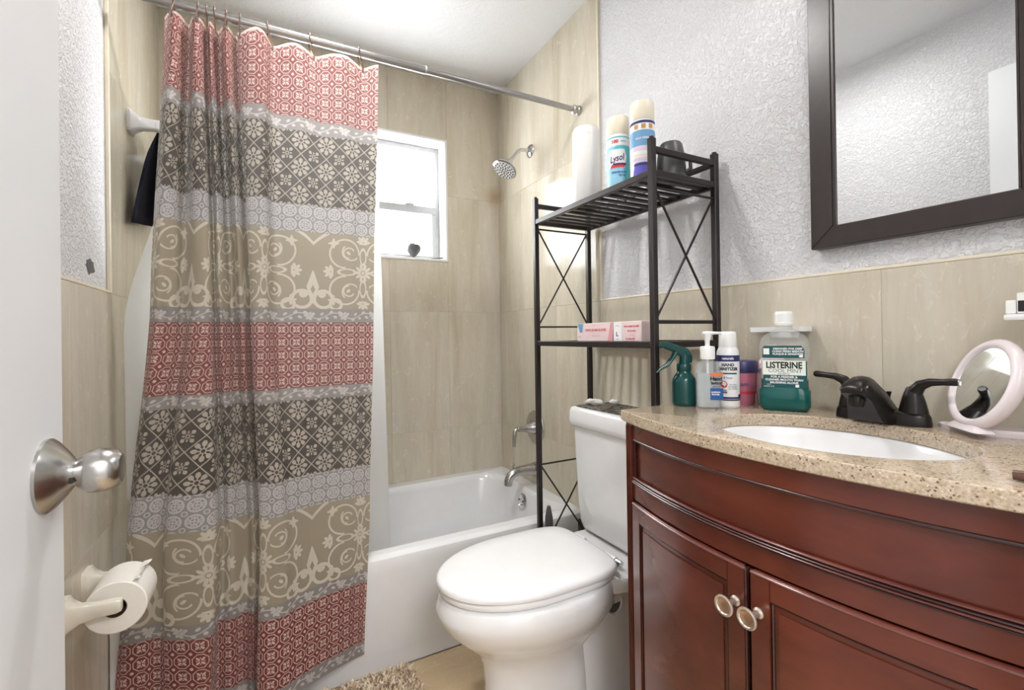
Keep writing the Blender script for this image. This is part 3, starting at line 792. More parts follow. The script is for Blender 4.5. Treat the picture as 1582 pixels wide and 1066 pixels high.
gname = 'hooks along the curtain rod'
hlabels = ['leftmost wire hook on the rod, above the first pleat', 'second wire hook from the left on the rod', 'third wire hook from the left on the rod', 'fourth wire hook from the left on the rod',
           'fifth wire hook from the left, above the last pleat', 'wire hook on the rod at the left edge of the flat curtain part', 'third wire hook from the right on the rod', 'second wire hook from the right on the rod', 'rightmost wire hook on the rod, at the curtain corner']
for n, hx in enumerate(HOOKX):
    k = min(range(NU + 1), key=lambda i: abs(lev_curves[0][i][0] - hx)); gy = lev_curves[0][k][1]
    rx = hx - (.014 if hx > 0 else 0.0) * 1.0
    h = thing('curtain_hook', hlabels[n], 'hook', (rx, YR, ZR), 0, gname)
    pts = [(hx, gy + .004, 1.968), (hx, gy - .004, 1.966), (hx, gy - .006, 1.975)]
    for a in range(-40, 231, 18):
        pts.append((rx, YR + .0175 * -cos(radians(a)), ZR + .004 + .0145 * sin(radians(a))))
    pts += [(rx, YR + .010, ZR - .02), (hx, gy + .006, 1.974), (hx, gy + .002, 1.966)]
    B().tube(pts, .0018, 6).done('wire', 'hook_metal', h)
    rb = B()
    for a in (50, 75, 90, 105, 130): rb.lathe([(0, -.0025), (.0024, -.002), (.0024, .002), (0, .0025)], (rx, YR - .0172 * cos(radians(a)), ZR + .004 + .0142 * sin(radians(a))), (0, sin(radians(a)), cos(radians(a))), 8)
    rb.done('roller_beads', 'rod_metal', h)

ln = thing('shower_liner', 'white vinyl liner hanging inside the tub behind the print curtain', 'shower liner', (0, 1.6, .25))
R = []
for j in range(31):
    t = j / 30; z = 1.962 - t * 1.70; row = []
    e_ = min(1, max(0, (1.62 - z) / .5)); e_ = e_ * e_ * (3 - 2 * e_)
    xl_, xr_ = -.246 - .105 * e_ + .17 * min(1, max(0, (.64 - z) / .22)), .345 + .045 * t
    for i in range(61):
        s = i / 60; x = xl_ + (xr_ - xl_) * s
        y = 1.588 + .055 * min(1, t * 1.15) + .012 * sin(s * 31) * (1 - .4 * t) * (1 - s * .55) + .006 * sin(s * 13 + 1 + t * 2)
        row.append((x, y, z))
    R.append(row)
lb = B(); lb.rings(R, closed=False); lb.done('sheet', 'liner', ln)

# ------------------------------------------------------------------ towel bar with navy cloth
tb = thing('towel_bar', 'white ceramic towel bar on the left wall behind the curtain', 'towel bar', (XL, 1.98, 1.78))
for yy in (1.797, 2.17):
    R = []
    for k, (px, hw, hh, dz) in enumerate([(0, .034, .034, 0), (.008, .034, .034, 0), (.014, .026, .027, 0), (.030, .017, .018, 0), (.060, .014, .0155, 0), (.085, .015, .016, 0), (.092, .012, .013, 0)]):
        R.append([Vector((XL + px, yy + a * hw, 1.782 + c * hh)) for a, c in ((-1, -.8), (-.8, -1), (.8, -1), (1, -.8), (1, .8), (.8, 1), (-.8, 1), (-1, .8))])
    bb = B(); bb.rings(R); bb.done('post', 'porcelain', tb)
B().tube([(XL + .076, 1.80, 1.782), (XL + .076, 2.168, 1.782)], .009, 14).done('bar', 'porcelain', tb)
R = []
for j in range(21):
    t = j / 20; row = []
    for i in range(17):
        s = i / 16
        ang = (t - .5)
        zz = 1.795 - abs(ang) * 2 * (.34 - .05 * s) + .0
        front = ang > 0
        spread = min(1, abs(ang) * 6)
        x = XL + .076 + (.0125 if front else -.0125) * spread + (.006 * sin(s * 9 + 1)) * abs(ang) * (1.6 if front else .3)
        y = 1.812 + s * .22 - (1 - s) * max(0, abs(ang) * 2 - .10) * (.03 if front else .095)
        if not front: x = XL + .076 - .0125 * spread - .048 * max(0, abs(ang) * 2 - .05) ** .7 * (1 - .35 * s) + .004 * sin(s * 12) * abs(ang)
        if front: x = min(x, XL + .10)
        row.append((x, y, zz))
    R.append(row)
tw = B(); tw.rings(R, closed=False)
o = tw.done('hand_towel', 'navy'); sol = o.modifiers.new('thick', 'SOLIDIFY'); sol.thickness = .005; sol.offset = 0
tag(o, 'dark navy hand towel draped over the white towel bar', 'towel')

# ------------------------------------------------------------------ toilet paper
ph = thing('toilet_paper_holder', 'cream ceramic toilet paper holder with two arms on the left wall', 'paper holder', (XL, 1.29, .54))
HC = Vector((-.287, 1.0, .548))
for yy in (1.222, 1.362):
    R = []
    for px, hw, hh in ((0, .026, .034), (.010, .026, .034), (.016, .020, .026), (.030, .011, .018), (.055, .009, .014), (.088, .010, .0135), (.096, .008, .011)):
        R.append([Vector((XL + px, yy + a * hw, .551 + c * hh)) for a, c in ((-1, -.75), (-.75, -1), (.75, -1), (1, -.75), (1, .75), (.75, 1), (-.75, 1), (-1, .75))])
    bb = B(); bb.rings(R); bb.done('arm', 'ceramic_cream', ph)
B().cyl((HC.x, 1.230, .548), (HC.x, 1.354, .548), .008, n=14).done('spindle', 'plastic_white', ph)
pr_ = thing('toilet_paper_roll', 'white toilet paper roll on the cream holder beside the curtain', 'toilet paper', (HC.x, 1.29, .533))
rc = .538
b = B(); R = []
for r, y in ((.020, 1.240), (.052, 1.240), (.0545, 1.2425), (.0545, 1.3395), (.052, 1.342), (.020, 1.342), (.020, 1.240)):
    R.append([Vector((HC.x + r * cos(2 * pi * k / 40), y, rc + r * sin(2 * pi * k / 40))) for k in range(40)])
b.rings(R, True, False, False); b.done('paper', 'paper', pr_)
b = B(); R = []
for r, y in ((.0185, 1.2395), (.0200, 1.2395), (.0200, 1.3425), (.0185, 1.3425), (.0185, 1.2395)):
    R.append([Vector((HC.x + r * cos(2 * pi * k / 28), y, rc + r * sin(2 * pi * k / 28))) for k in range(28)])
b.rings(R, True, False, False); b.done('core', 'card', pr_)
R = [[(HC.x + .0548 * cos(a), y, rc + .0548 * sin(a)) for a in [radians(d) for d in range(150, 59, -10)]] + [(HC.x + .036 + .004 * sin(y * 60), y, rc + .0500 + .0006), (HC.x + .042 + .005 * sin(y * 43), y + .002, rc + .0535 + .004 * sin(y * 70))] for y in [1.245 + .0092 * k for k in range(11)]]
b = B(); b.rings(R, closed=False); b.done('loose_end', 'paper', pr_)

# ------------------------------------------------------------------ toilet
TY = 1.150
to = thing('toilet', 'white two piece toilet with closed lid against the right wall', 'toilet', (.78, TY, 0))
def egg(x0, x1, hw, z, n=44, p=2.25, back=.0, yo=0.0):
    """D / egg outline: rounded nose at x0 (towards the room), squarer at x1"""
    out = []; cx = x0 + (x1 - x0) * .52
    for k in range(n):
        a = 2 * pi * k / n; c, s_ = cos(a), sin(a)
        if c < 0: x = cx + (cx - x0) * -abs(c) ** (2 / 2.0); y = hw * (abs(s_) ** (2 / 2.0)) * (1 if s_ >= 0 else -1)
        else:
            q = 2 / (2 + 1.4 * back)
            x = cx + (x1 - cx) * abs(c) ** q; y = hw * (abs(s_) ** q) * (1 if s_ >= 0 else -1)
        out.append(Vector((x, TY + yo + y, z)))
    return out
b = B()
b.rings([egg(.515, .86, .100, 0.0, back=.8), egg(.513, .86, .100, .02, back=.8), egg(.525, .85, .086, .06, back=.8), egg(.528, .85, .082, .14, back=.8), egg(.520, .87, .088, .20), egg(.497, .90, .115, .245), egg(.450, .93, .150, .285), egg(.412, .95, .176, .325), egg(.397, .955, .186, .355), egg(.393, .955, .189, .372),
         egg(.400, .955, .187, .383), egg(.404, .955, .186, .400), egg(.412, .955, .178, .408), egg(.55, .86, .06, .408)])
b.done('bowl', 'porcelain', to, 50)
b = B()
b.rings([egg(.62, 1.12, .088, 0, back=2), egg(.62, 1.12, .088, .02, back=2), egg(.66, 1.12, .074, .05, back=2), egg(.66, 1.12, .074, .25, back=2), egg(.68, 1.12, .085, .32, back=2), egg(.74, 1.125, .135, .355, back=3), egg(.76, 1.125, .165, .372, back=4), egg(.76, 1.125, .168, .402, back=4), egg(.765, 1.122, .164, .409, back=4)])
b.done('pedestal', 'porcelain', to, 50)
# oval recess on the near flank
b = B(); c0 = Vector((.915, TY - .0745, .292))
b.lathe([(.026, .0), (.034, .0), (.036, .004), (.034, .009), (.028, .010), (.024, .004), (.0, -.004)], c0, (0, -1, 0), 28, sx=1.0, sy=1.0)
b.done('flank_opening', 'porcelain', to)
B().lathe([(0, 0), (.024, 0), (.024, .002), (0, .002)], c0 + Vector((0, -.0045, 0)), (0, -1, 0), 24).done('opening_shadow', 'caulk_shade', to)  # grey disc paints the shade inside the opening
# seat, lid
LY = .008
b = B(); b.rings([egg(.408, .888, .168, .410, back=2.0, yo=LY), egg(.404, .892, .172, .414, back=2.0, yo=LY), egg(.404, .892, .172, .424, back=2.0, yo=LY), egg(.409, .886, .168, .429, back=2.0, yo=LY)]); b.done('seat', 'lid_white', to, 50)
b = B(); b.rings([egg(.403, .893, .173, .4305, back=2.4, yo=LY), egg(.398, .898, .177, .434, back=2.4, yo=LY), egg(.398, .898, .177, .441, back=2.4, yo=LY), egg(.401, .896, .174, .447, back=2.4, yo=LY), egg(.409, .889, .166, .4505, back=2.4, yo=LY), egg(.47, .84, .12, .4525, back=2.4, yo=LY)]); b.done('lid', 'lid_white', to, 50)
for s_ in (-1, 1):
    B().tube([(.911, TY + s_ * .075 - .022, .430), (.911, TY + s_ * .075 + .022, .430)], .010, 14).bx((.904, TY + s_ * .075 - .018, .409), (.930, TY + s_ * .075 + .018, .425), .003).done('hinge', 'lid_white', to)
B().tube([(.911, TY - .099, .430), (.911, TY - .120, .430)], .008, 12).done('hinge_pin', 'chrome', to)
# tank
def tk(x0, x1, hw, z, r): return rrect(x0, x1, TY - hw, TY + hw + .008, r, z, 6)
b = B(); b.rings([tk(1.000, 1.135, .150, .412, .03), tk(.982, 1.14, .165, .424, .03), tk(.975, 1.143, .172, .45, .03), tk(.972, 1.145, .178, .52, .03), tk(.968, 1.146, .194, .78, .03)]); b.done('tank', 'porcelain', to, 50)
b = B(); b.rings([tk(.964, 1.147, .198, .779, .03), tk(.957, 1.149, .205, .784, .032), tk(.955, 1.150, .207, .80, .033), tk(.957, 1.150, .206, .832, .033), tk(.962, 1.148, .202, .842, .03), tk(.972, 1.14, .19, .845, .02)]); b.done('tank_lid', 'porcelain', to, 50)
for s_ in (-1, 1): B().lathe([(0, 0), (.014, 0), (.013, .012), (.006, .018), (0, .019)], (.73, TY + s_ * .093, .012), n=14).done('bolt_cap', 'plastic_white', to)
B().tube([(1.145, .972, .17), (1.10, .972, .17), (1.075, .975, .20), (1.07, .985, .30), (1.07, 1.0, .412)], .006, 10).done('supply_hose', 'nickel', to)
# toilet brush behind the bowl, in front of the tub
br = thing('toilet_brush', 'dark grey toilet brush standing between the toilet and the tub', 'brush', (.905, 1.405, 0))
B().lathe([(0, 0), (.045, 0), (.048, .01), (.046, .12), (.040, .135), (.0, .135)], (.905, 1.405, 0), n=24).done('holder', 'dark_grey', br)
B().lathe([(0, .13), (.010, .135), (.009, .30), (.012, .33), (.0145, .36), (.0155, .40), (.014, .44), (.0085, .468), (.006, .480), (0, .482)], (.905, 1.405, 0), n=18).done('handle', 'dark_grey', br)

# ------------------------------------------------------------------ rack over the toilet
XF, XBk, YN, YFr = .890, 1.130, .868, 1.442
RT = .0085
rk = thing('storage_rack', 'black brown metal storage rack standing over the toilet tank', 'rack', (1.0, 1.155, 0))
for x, y in ((XF, YN), (XF, YFr), (XBk, YN), (XBk, YFr)):
    B().bx((x - RT, y - RT, .0), (x + RT, y + RT, 1.605), .0015, 1).done('leg', 'black_metal', rk)
    B().lathe([(0, 1.604), (.0065, 1.604), (.0065, 1.609), (0, 1.61)], (x, y, 0), n=10).done('end_plug', 'black_metal', rk)
def rail(a, b_, w=.014, h=.014, name='rail'):
    a, b_ = Vector(a), Vector(b_); d = b_ - a; L = d.length; m = (a + b_) / 2
    ang = atan2(d.y, d.x); pit = math.asin(d.z / L)
    rot = Matrix.Rotation(ang, 3, 'Z') @ Matrix.Rotation(-pit, 3, 'Y')
    B().box(m, (L, w, h), .0015, rot, 1).done(name, 'black_metal', rk)
for y in (YN, YFr):
    rail((XF + RT, y, 1.577), (XBk - RT, y, 1.577), .013, .016, 'guard_rail')
rail((XBk, YN + RT, 1.577), (XBk, YFr - RT, 1.577), .010, .016, 'guard_rail')
def shelf(z, front):
    for y in (YN, YFr): rail((XF + RT, y, z), (XBk - RT, y, z), .014, .016, 'shelf_rail')
    rail((XF, YN + RT, z), (XF, YFr - RT, z), .014, .018, 'shelf_rail')
    rail((XBk, YN + RT, z), (XBk, YFr - RT, z), .014, .018, 'shelf_rail')
    n = 13
    for k in range(n):
        y = YN + (YFr - YN) * (k + 1) / (n + 1)
        rail((XF + .007, y, z + .002), (XBk - .007, y, z + .002), .017, .008, 'slat')
shelf(1.516, True); shelf(1.070, True)
def rod_(a, b_, r=.0032, name='brace'): B().tube([a, b_], r, 8).done(name, 'black_metal', rk)
for y in (YN, YFr):
    rail((XF + RT, y, 1.130), (XBk - RT, y, 1.130), .008, .010 if y == YN else .006, 'cross_bar'); 
    if y == YFr: rail((XF + RT, y, 1.492), (XBk - RT, y, 1.492), .006, .006, 'cross_bar')
    else: rail((XF + RT, y, 1.478), (XBk - RT, y, 1.478), .006, .006, 'cross_bar')
    zt = 1.488 if y == YFr else 1.474
    rod_((XF + RT, y - .002, zt), (XBk - RT, y - .002, 1.136)); rod_((XF + RT, y + .003, 1.136), (XBk - RT, y + .003, zt))
    rail((XF + RT, y, .622), (XBk - RT, y, .622), .006, .006, 'cross_bar')
    rail((XF + RT, y, .285), (XBk - RT, y, .285), .006, .006, 'cross_bar')
    rod_((XF + RT, y - .002, .615), (XBk - RT, y - .002, .292)); rod_((XF + RT, y + .003, .292), (XBk - RT, y + .003, .615))
rail((XBk, YN + RT, .20), (XBk, YFr - RT, .20), .010, .012, 'back_rail')

# ---- on the top shelf
ZS = 1.516 + .0092
def to_cam(x, y): return atan2(-y, -x)
wc = thing('canister', 'plain white canister with rounded top, farthest on the top shelf', 'canister', (.965, 1.235, ZS))
b = B().lathe([(0, 0), (.043, 0), (.0455, .003), (.0455, .222), (.0448, .236)], (.965, 1.235, ZS), n=40); b.done('body', 'plastic_white', wc)
B().lathe([(0, .236), (.0452, .236), (.0455, .240), (.0445, .256), (.040, .265), (.030, .2685), (0, .2690)], (.965, 1.235, ZS), n=40).done('cap', 'plastic_white', wc)

def can(x, y, label):
    t = thing('spray_can', label, 'spray can', (x, y, ZS), 0, 'disinfectant cans on the rack')
    t.scale = (1, 1, .95)
    r = .0335; c = (x, y, ZS)
    B().lathe([(0, .001), (.030, .0), (.033, .003), (r, .006), (r, .172), (.0325, .177), (.030, .180), (0, .180)], c, n=40).done('can_body', 'white_print', t)
    B().lathe([(0, .178), (.0325, .178), (.0335, .180), (.0332, .228), (.031, .236), (.026, .2385), (0, .239)], c, n=40).done('cap', 'cream_cap', t)
    return t, on_cyl(c, r + .0004, to_cam(x, y)), on_cyl(c, r + .0008, to_cam(x, y)), on_cyl(c, r + .0012, to_cam(x, y))
t, f1, f2, f3 = can(.952, 1.063, 'white disinfectant spray can with cream cap and aqua label, between canister and blue can')
patch('label', f1, -.05, .05, .008, .166, 'sky_print', t, 20)
patch('label', f2, -.034, .05, .108, .140, 'aqua_print', t, 16, shape=lambda s: (-.034 + .030 * s, .05)); patch('label', f2, -.05, .05, .139, .167, 'white_print', t, 18); patch('label', f2, .018, .05, .02, .118, 'aqua_print', t, 8)
patch('label', f3, -.05, .05, .164, .168, 'aqua_print', t, 16)
patch('logo_panel', f3, -.03, .024, .070, .128, 'white_print', t, 12, shape=lambda s: (-.032 + .004 * abs(s - .4), .020 + .010 * s - .028 * max(0, s - .6)))
place = lambda f, ox, oy, tilt=0.0: (lambda x, y: f(ox + x * cos(tilt) - y * sin(tilt), oy + y * cos(tilt) + x * sin(tilt)))
f4 = on_cyl((.952, 1.063, ZS), .0335 + .0016, to_cam(.952, 1.063)); f5 = on_cyl((.952, 1.063, ZS), .0335 + .002, to_cam(.952, 1.063))
word('lettering', 'Lysol', .0285, place(f4, -.0055, .099, .18), 'navy_print', t, shear=.35, bold=.0006, sx=.74)
patch('swoosh', f4, -.026, .022, .071, .081, 'red_print', t, 12, shape=lambda s: (-.026 + .006 * s, .018 + .006 * s)); patch('swoosh', f5, -.016, .024, .079, .084, 'navy_print', t, 8)
word('lettering', '100', .014, place(f3, -.010, .152), 'red_print', t, bold=.0008); word('lettering', 'MAX', .007, place(f3, .016, .152), 'steel_blue_print', t, bold=.0003)
word('lettering', 'Disinfectant\n       Spray', .0098, place(f3, .002, .052), 'blue_print', t, bold=.0002)
t, f1, f2, f3 = can(.952, .962, 'white disinfectant spray can with blue and violet bands, beside the rack post')
patch('label', f1, -.05, .05, .166, .174, 'navy_print', t, 18); patch('label', f1, -.05, .05, .100, .146, 'steel_blue_print', t, 18)
patch('label', f1, -.05, .05, .086, .100, 'lilac_print', t, 18); patch('label', f1, -.05, .05, .070, .076, 'cream_cap', t, 18); patch('label', f1, -.05, .05, .056, .066, 'lilac_print', t, 18)
patch('label', f1, -.032, .05, .012, .052, 'violet_print', t, 16, shape=lambda s: (-.032 + .010 * s, .05)); patch('label', f2, -.026, .05, .043, .049, 'navy_print', t, 16)
for k in range(3): patch('emblem', f2, -.018 + .021 * k - .006, -.018 + .021 * k + .006, .150, .163, 'gold_print', t, 3)
word('lettering', 'KILLS GERMS', .007, place(f2, .0, .122), 'white_print', t, bold=.0002)

cu = thing('cup', 'dark grey plastic cup turned upside down at the near end of the top shelf', 'cup', (1.022, .925, ZS))
B().lathe([(0, .0), (.041, 0), (.042, .004), (.042, .014), (.039, .016), (.0405, .03), (.037, .075), (.031, .104), (.027, .110), (0, .111)], (1.022, .925, ZS), n=32).done('body', 'dark_grey', cu)
B().tube([(1.022 + .030, .925 - .012, ZS + .085), (1.022 + .056, .925 - .018, ZS + .075), (1.022 + .058, .925 - .018, ZS + .045), (1.022 + .036, .925 - .012, ZS + .028)], .0055, 10).done('handle', 'dark_grey', cu)

# ---- glove boxes on the middle shelf
Z2 = 1.070 + .0092
def glove(y0, y1, x0, label, first):
    t = thing('glove_box', label, 'glove box', ((x0 + .0325), (y0 + y1) / 2, Z2), 0, 'glove boxes on the rack')
    h = .056
    B().bx((x0, y0, Z2), (x0 + .065, y1, Z2 + h), .0012, 1).done('carton', 'box_pink', t)
    pl = on_plane((x0 - .0005, (y0 + y1) / 2, Z2 + h / 2), (0, -1, 0), (0, 0, 1)); pl2 = on_plane((x0 - .0009, (y0 + y1) / 2, Z2 + h / 2), (0, -1, 0), (0, 0, 1))
    w = (y1 - y0) / 2
    if first:
        patch('print_panel', pl, -w + .002, -w + .03, -.001, .027, 'steel_blue_print', t, 4, shape=lambda s: (-w + .003 + .012 * (1 - s), -w + .033 - .006 * (1 - s)))
        patch('print_panel', pl, w - .03, w - .001, -.027, .027, 'pink_print', t, 4, shape=lambda s: (w - .022 + .014 * s, w - .001))
        word('lettering', 'VINYL EXAM GLOVES', .0105, place(pl2, .008, .006), 'red_print', t, bold=.0002); word('lettering', 'VINYL', .006, place(pl2, .0, .020), 'pink_print', t)
        word('lettering', 'POWDER FREE', .006, place(pl2, .012, -.012), 'pink_print', t); word('lettering', '100', .008, place(pl2, -w + .012, -.015), 'blue_print', t)
    else:
        patch('print_panel', pl, -w + .001, -w + .036, -.027, .027, 'box_white', t, 3)
        word('lettering', 'L', .017, place(pl2, -w + .016, -.008), 'navy_print', t, bold=.0006); word('lettering', 'VINYL', .006, place(pl2, -w + .018, .017), 'aqua_print', t)
        word('lettering', 'LARGE', .004, place(pl2, -w + .016, -.022), 'navy_print', t)
        word('lettering', 'VINYL EXAM GLOVES', .0062, place(pl2, .018, .014), 'red_print', t, bold=.0002); word('lettering', '100 GLOVES', .0062, place(pl2, .018, .001), 'red_print', t, bold=.0002); word('lettering', 'LARGE', .0055, place(pl2, .018, -.010), 'pink_print', t)
        word('lettering', 'POWDER FREE', .0055, place(pl2, .014, -.021), 'red_print', t, bold=.0002)
glove(1.046, 1.218, .905, 'pale pink glove carton with a blue corner, left on the middle shelf', True)
glove(.930, 1.042, .905, 'pale pink glove carton with a white end panel, right on the middle shelf', False)

# ---- on the tank lid
ZTK = .8455
tm = B(); R = []
mt = B().box((1.055, TY, ZTK + .002), (.150, .365, .003), .001, Matrix.Rotation(.02, 3, 'Z'), 1).done('tank_mat', 'mat'); tag(mt, 'patterned dark grey mat lying on the toilet tank lid', 'mat')
ZM = ZTK + .0040
hb = B(); n = 40; R = []
for k in range(n + 1):
    a = 2 * pi * k / n; R.append((1.075 + .030 * cos(a), 1.075 + .045 * sin(a), ZM + .004 + .002 * sin(3 * a)))
hb.tube(R, .0038, 8); tag(hb.done('hair_tie', 'black'), 'black elastic hair tie lying on the tank mat', 'hair tie')
for px, py, r_, L_, lab in ((1.035, 1.296, .011, .036, 'larger crumpled white tissue on the tank mat beside the rack leg'), (1.10, 1.268, .009, .018, 'smaller white tissue wad on the tank mat near the wall')):
    ts_ = B(); bm_ = ts_.bm; bmesh.ops.create_icosphere(bm_, subdivisions=3, radius=1.0)
    for v in bm_.verts:
        k = 1 + .16 * sin(v.co.x * 7 + px * 90) * cos(v.co.y * 6) + .1 * sin(v.co.z * 9 + v.co.x * 4)
        q = Vector((v.co.x * r_ * .95, v.co.y * L_, v.co.z * r_)) * k
        v.co = Matrix.Rotation(.5, 3, 'Z') @ q + Vector((px, py, ZM + r_ * .92))
    tag(ts_.done('tissue_wad', 'tissue', angle=80), lab, 'tissue', 'tissues on the tank')
for px, py, rr, lab in ((1.005, 1.10, .4, 'dark hair pin at the front edge of the tank mat'), (1.105, .995, -.7, 'dark hair pin on the tank mat close to the vanity')):
    B_ = B().tube([(px, py, ZM + .0016), (px + .025 * cos(rr), py + .025 * sin(rr), ZM + .0022), (px + .048 * cos(rr), py + .048 * sin(rr), ZM + .0016), (px + .05 * cos(rr) - .004, py + .05 * sin(rr) + .004, ZM + .0018), (px - .004, py + .005, ZM + .0018)], .0013, 6)
    tag(B_.done('hair_pin', 'black'), lab, 'hair pin', 'hair pins on the tank')

# ------------------------------------------------------------------ vanity
VY0, VY1 = .100, .836
def xc(y): return .690 + .065 * ((y - .50) / .345) ** 2        # front edge of the worktop
OVH = .013
def xface(y): return xc(y) + OVH
def cbox(b, y0, y1, z0, z1, d0, d1, n=14):
    """a piece that follows the bowed front; d0/d1 measured outwards (towards the room) from the face"""
    R = []
    for k in range(n + 1):
        y = y0 + (y1 - y0) * k / n; x = xface(y)
        R.append([Vector((x - d0, y, z0)), Vector((x - d1, y, z0)), Vector((x - d1, y, z1)), Vector((x - d0, y, z1))])
    b.rings(R); return b
def cmould(b, y0, y1, z, h, d, n=14, d0=-.002):
    """half-round moulding along the bow"""
    R = []
    for k in range(n + 1):
        y = y0 + (y1 - y0) * k / n; x = xface(y)
        R.append([Vector((x - d0, y, z - h / 2))] + [Vector((x - d * sin(pi * q / 6), y, z - h / 2 * cos(pi * q / 6))) for q in range(7)] + [Vector((x - d0, y, z + h / 2))])
    b.rings(R); return b
def vmould(b, y, z0, z1, w, d):
    x = xface(y); R = []
    for z in (z0, z1): R.append([Vector((x + .002, y - w / 2, z))] + [Vector((xface(y - w / 2 * cos(pi * q / 6)) - d * sin(pi * q / 6), y - w / 2 * cos(pi * q / 6), z)) for q in range(7)] + [Vector((x + .002, y + w / 2, z))])
    b.rings(R); return b
ZTOP = .893
va = thing('vanity_cabinet', 'bow fronted cherry wood vanity cabinet with two doors under the worktop', 'vanity cabinet', (.95, .47, 0))
# carcass
b = B(); R = []
n = 18
ys = [VY0 + (VY1 - VY0) * k / n for k in range(n + 1)]
for z in (.09, ZTOP):
    R.append([Vector((xface(y) + .016, y, z)) for y in ys] + [Vector((1.150, VY1, z)), Vector((1.150, VY0, z))])
b.rings(R, True, True, False); b.done('carcass', 'cherry', va)
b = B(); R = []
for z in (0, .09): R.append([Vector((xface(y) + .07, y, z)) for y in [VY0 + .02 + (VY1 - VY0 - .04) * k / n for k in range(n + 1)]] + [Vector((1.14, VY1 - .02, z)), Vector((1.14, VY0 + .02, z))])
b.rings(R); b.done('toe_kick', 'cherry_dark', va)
PW = .030
for y0, y1 in ((VY1 - PW, VY1), (VY0, VY0 + PW)):
    pf = cbox(B(), y0, y1, .09, ZTOP, -.02, .004, 3).done('pilaster', 'cherry', va)
    for k in range(3):
        y = y0 + PW * (k + .6) / 3.2; fb = B(); vmould(fb, y, .10, ZTOP - .008, .0065, .0085); fb.done('reed', 'cherry_bead' if k == 1 else 'cherry', pf)
YA, YZ = VY0 + PW, VY1 - PW                      # between the pilasters
cbox(B(), YA, YZ, .858, ZTOP, -.02, .0015, 16).done('top_rail', 'cherry', va)
cbox(B(), YA, YZ, .718, .757, -.02, .0015, 16).done('middle_rail', 'cherry', va)
cbox(B(), YA, YZ, .09, .118, -.02, .0015, 16).done('bottom_rail', 'cherry', va)
dp = cbox(B(), YA + .003, YZ - .003, .764, .853, -.02, -.006, 16).done('drawer_front', 'cherry', va)
cmould(B(), YA, YZ, .8545, .0065, .004).done('top_bead', 'cherry_dark', dp)
for q, (z, h, d, m_) in enumerate(((.7670, .0045, .004, 'cherry_bead'), (.7625, .0045, .006, 'cherry_dark'), (.7580, .005, .0065, 'cherry_bead'), (.7540, .004, .004, 'cherry_dark'))):
    cmould(B(), YA, YZ, z, h, d).done('lower_bead', m_, dp)
b = B(); vmould(b, YZ - .005, .766, .851, .011, .001); b.done('end_shade', 'cherry_dark', dp)  # dark strips paint the inner shadow at both ends of the recessed drawer
b = B(); vmould(b, YA + .005, .766, .851, .011, .001); b.done('end_shade', 'cherry_dark', dp)
YG = .484
def cab_door(ya, yb, knob_y, lab):
    z0, z1 = .122, .7145
    d = cbox(B(), ya, yb, z0, z1, -.014, .004, 14).done('door', 'cherry', va); d['label'] = lab
    sw = .034
    cbox(B(), ya + .004, ya + sw, z0 + .004, z1 - .004, .003, .0095, 4).done('stile', 'cherry', d)
    cbox(B(), yb - sw, yb - .004, z0 + .004, z1 - .004, .003, .0095, 4).done('stile', 'cherry', d)
    cbox(B(), ya + sw + .0012, yb - sw - .0012, z1 - .037, z1 - .005, .003, .0095, 10).done('rail', 'cherry', d)
    cbox(B(), ya + sw + .0012, yb - sw - .0012, z0 + .004, z0 + .038, .003, .0095, 10).done('rail', 'cherry', d)
    cmould(B(), ya + .003, yb - .003, z1 - .004, .008, .0105).done('top_bead', 'cherry_bead', d)
    for yb_ in (ya + .003, yb - .003): vmould(B(), yb_, z0, z1, .006, .008).done('edge_bead', 'cherry_dark', d)
    for zb in (z1 - .0400, z0 + .041): cmould(B(), ya + sw, yb - sw, zb, .005, .0075).done('panel_bead', 'cherry_dark', d)
    for yb_ in (ya + sw + .003, yb - sw - .003): vmould(B(), yb_, z0 + .04, z1 - .04, .006, .0075).done('panel_bead', 'cherry_dark', d)
    cbox(B(), ya + sw + .012, yb - sw - .012, z0 + .052, z1 - .051, .002, .0065, 12).done('panel', 'cherry', d)
    x = xface(knob_y) - .0095; zk = .651
    k = B().lathe([(0, 0), (.0085, 0), (.0085, .002), (.0055, .005), (.0045, .018), (.0075, .024), (.0145, .027), (.0168, .029), (.0168, .0315), (.0152, .0328), (.0130, .0322), (.0118, .0302), (.0085, .0282), (0, .0276)], (x, knob_y, zk), (-1, 0, 0), 28).done('knob', 'knob_ring', d)
    return d, x, zk
for ya, yb, ky, lab in ((YG + .002, YZ - .002, YG + .021, 'left cabinet door'), (YA + .002, YG - .002, YG - .019, 'right cabinet door')):
    d, x, zk = cab_door(ya, yb, ky, lab)
    # face of the knob: a dished centre inside a pale ring
    k = [c for c in d.children if c.name.startswith('knob')][0]
    B().lathe([(0, .0270), (.0085, .0276), (.0112, .0298), (.0116, .0306), (.0085, .0290), (.004, .0284), (0, .0284)], (x, ky, zk), (-1, 0, 0), 28).done('knob_face', 'knob_brass', d)
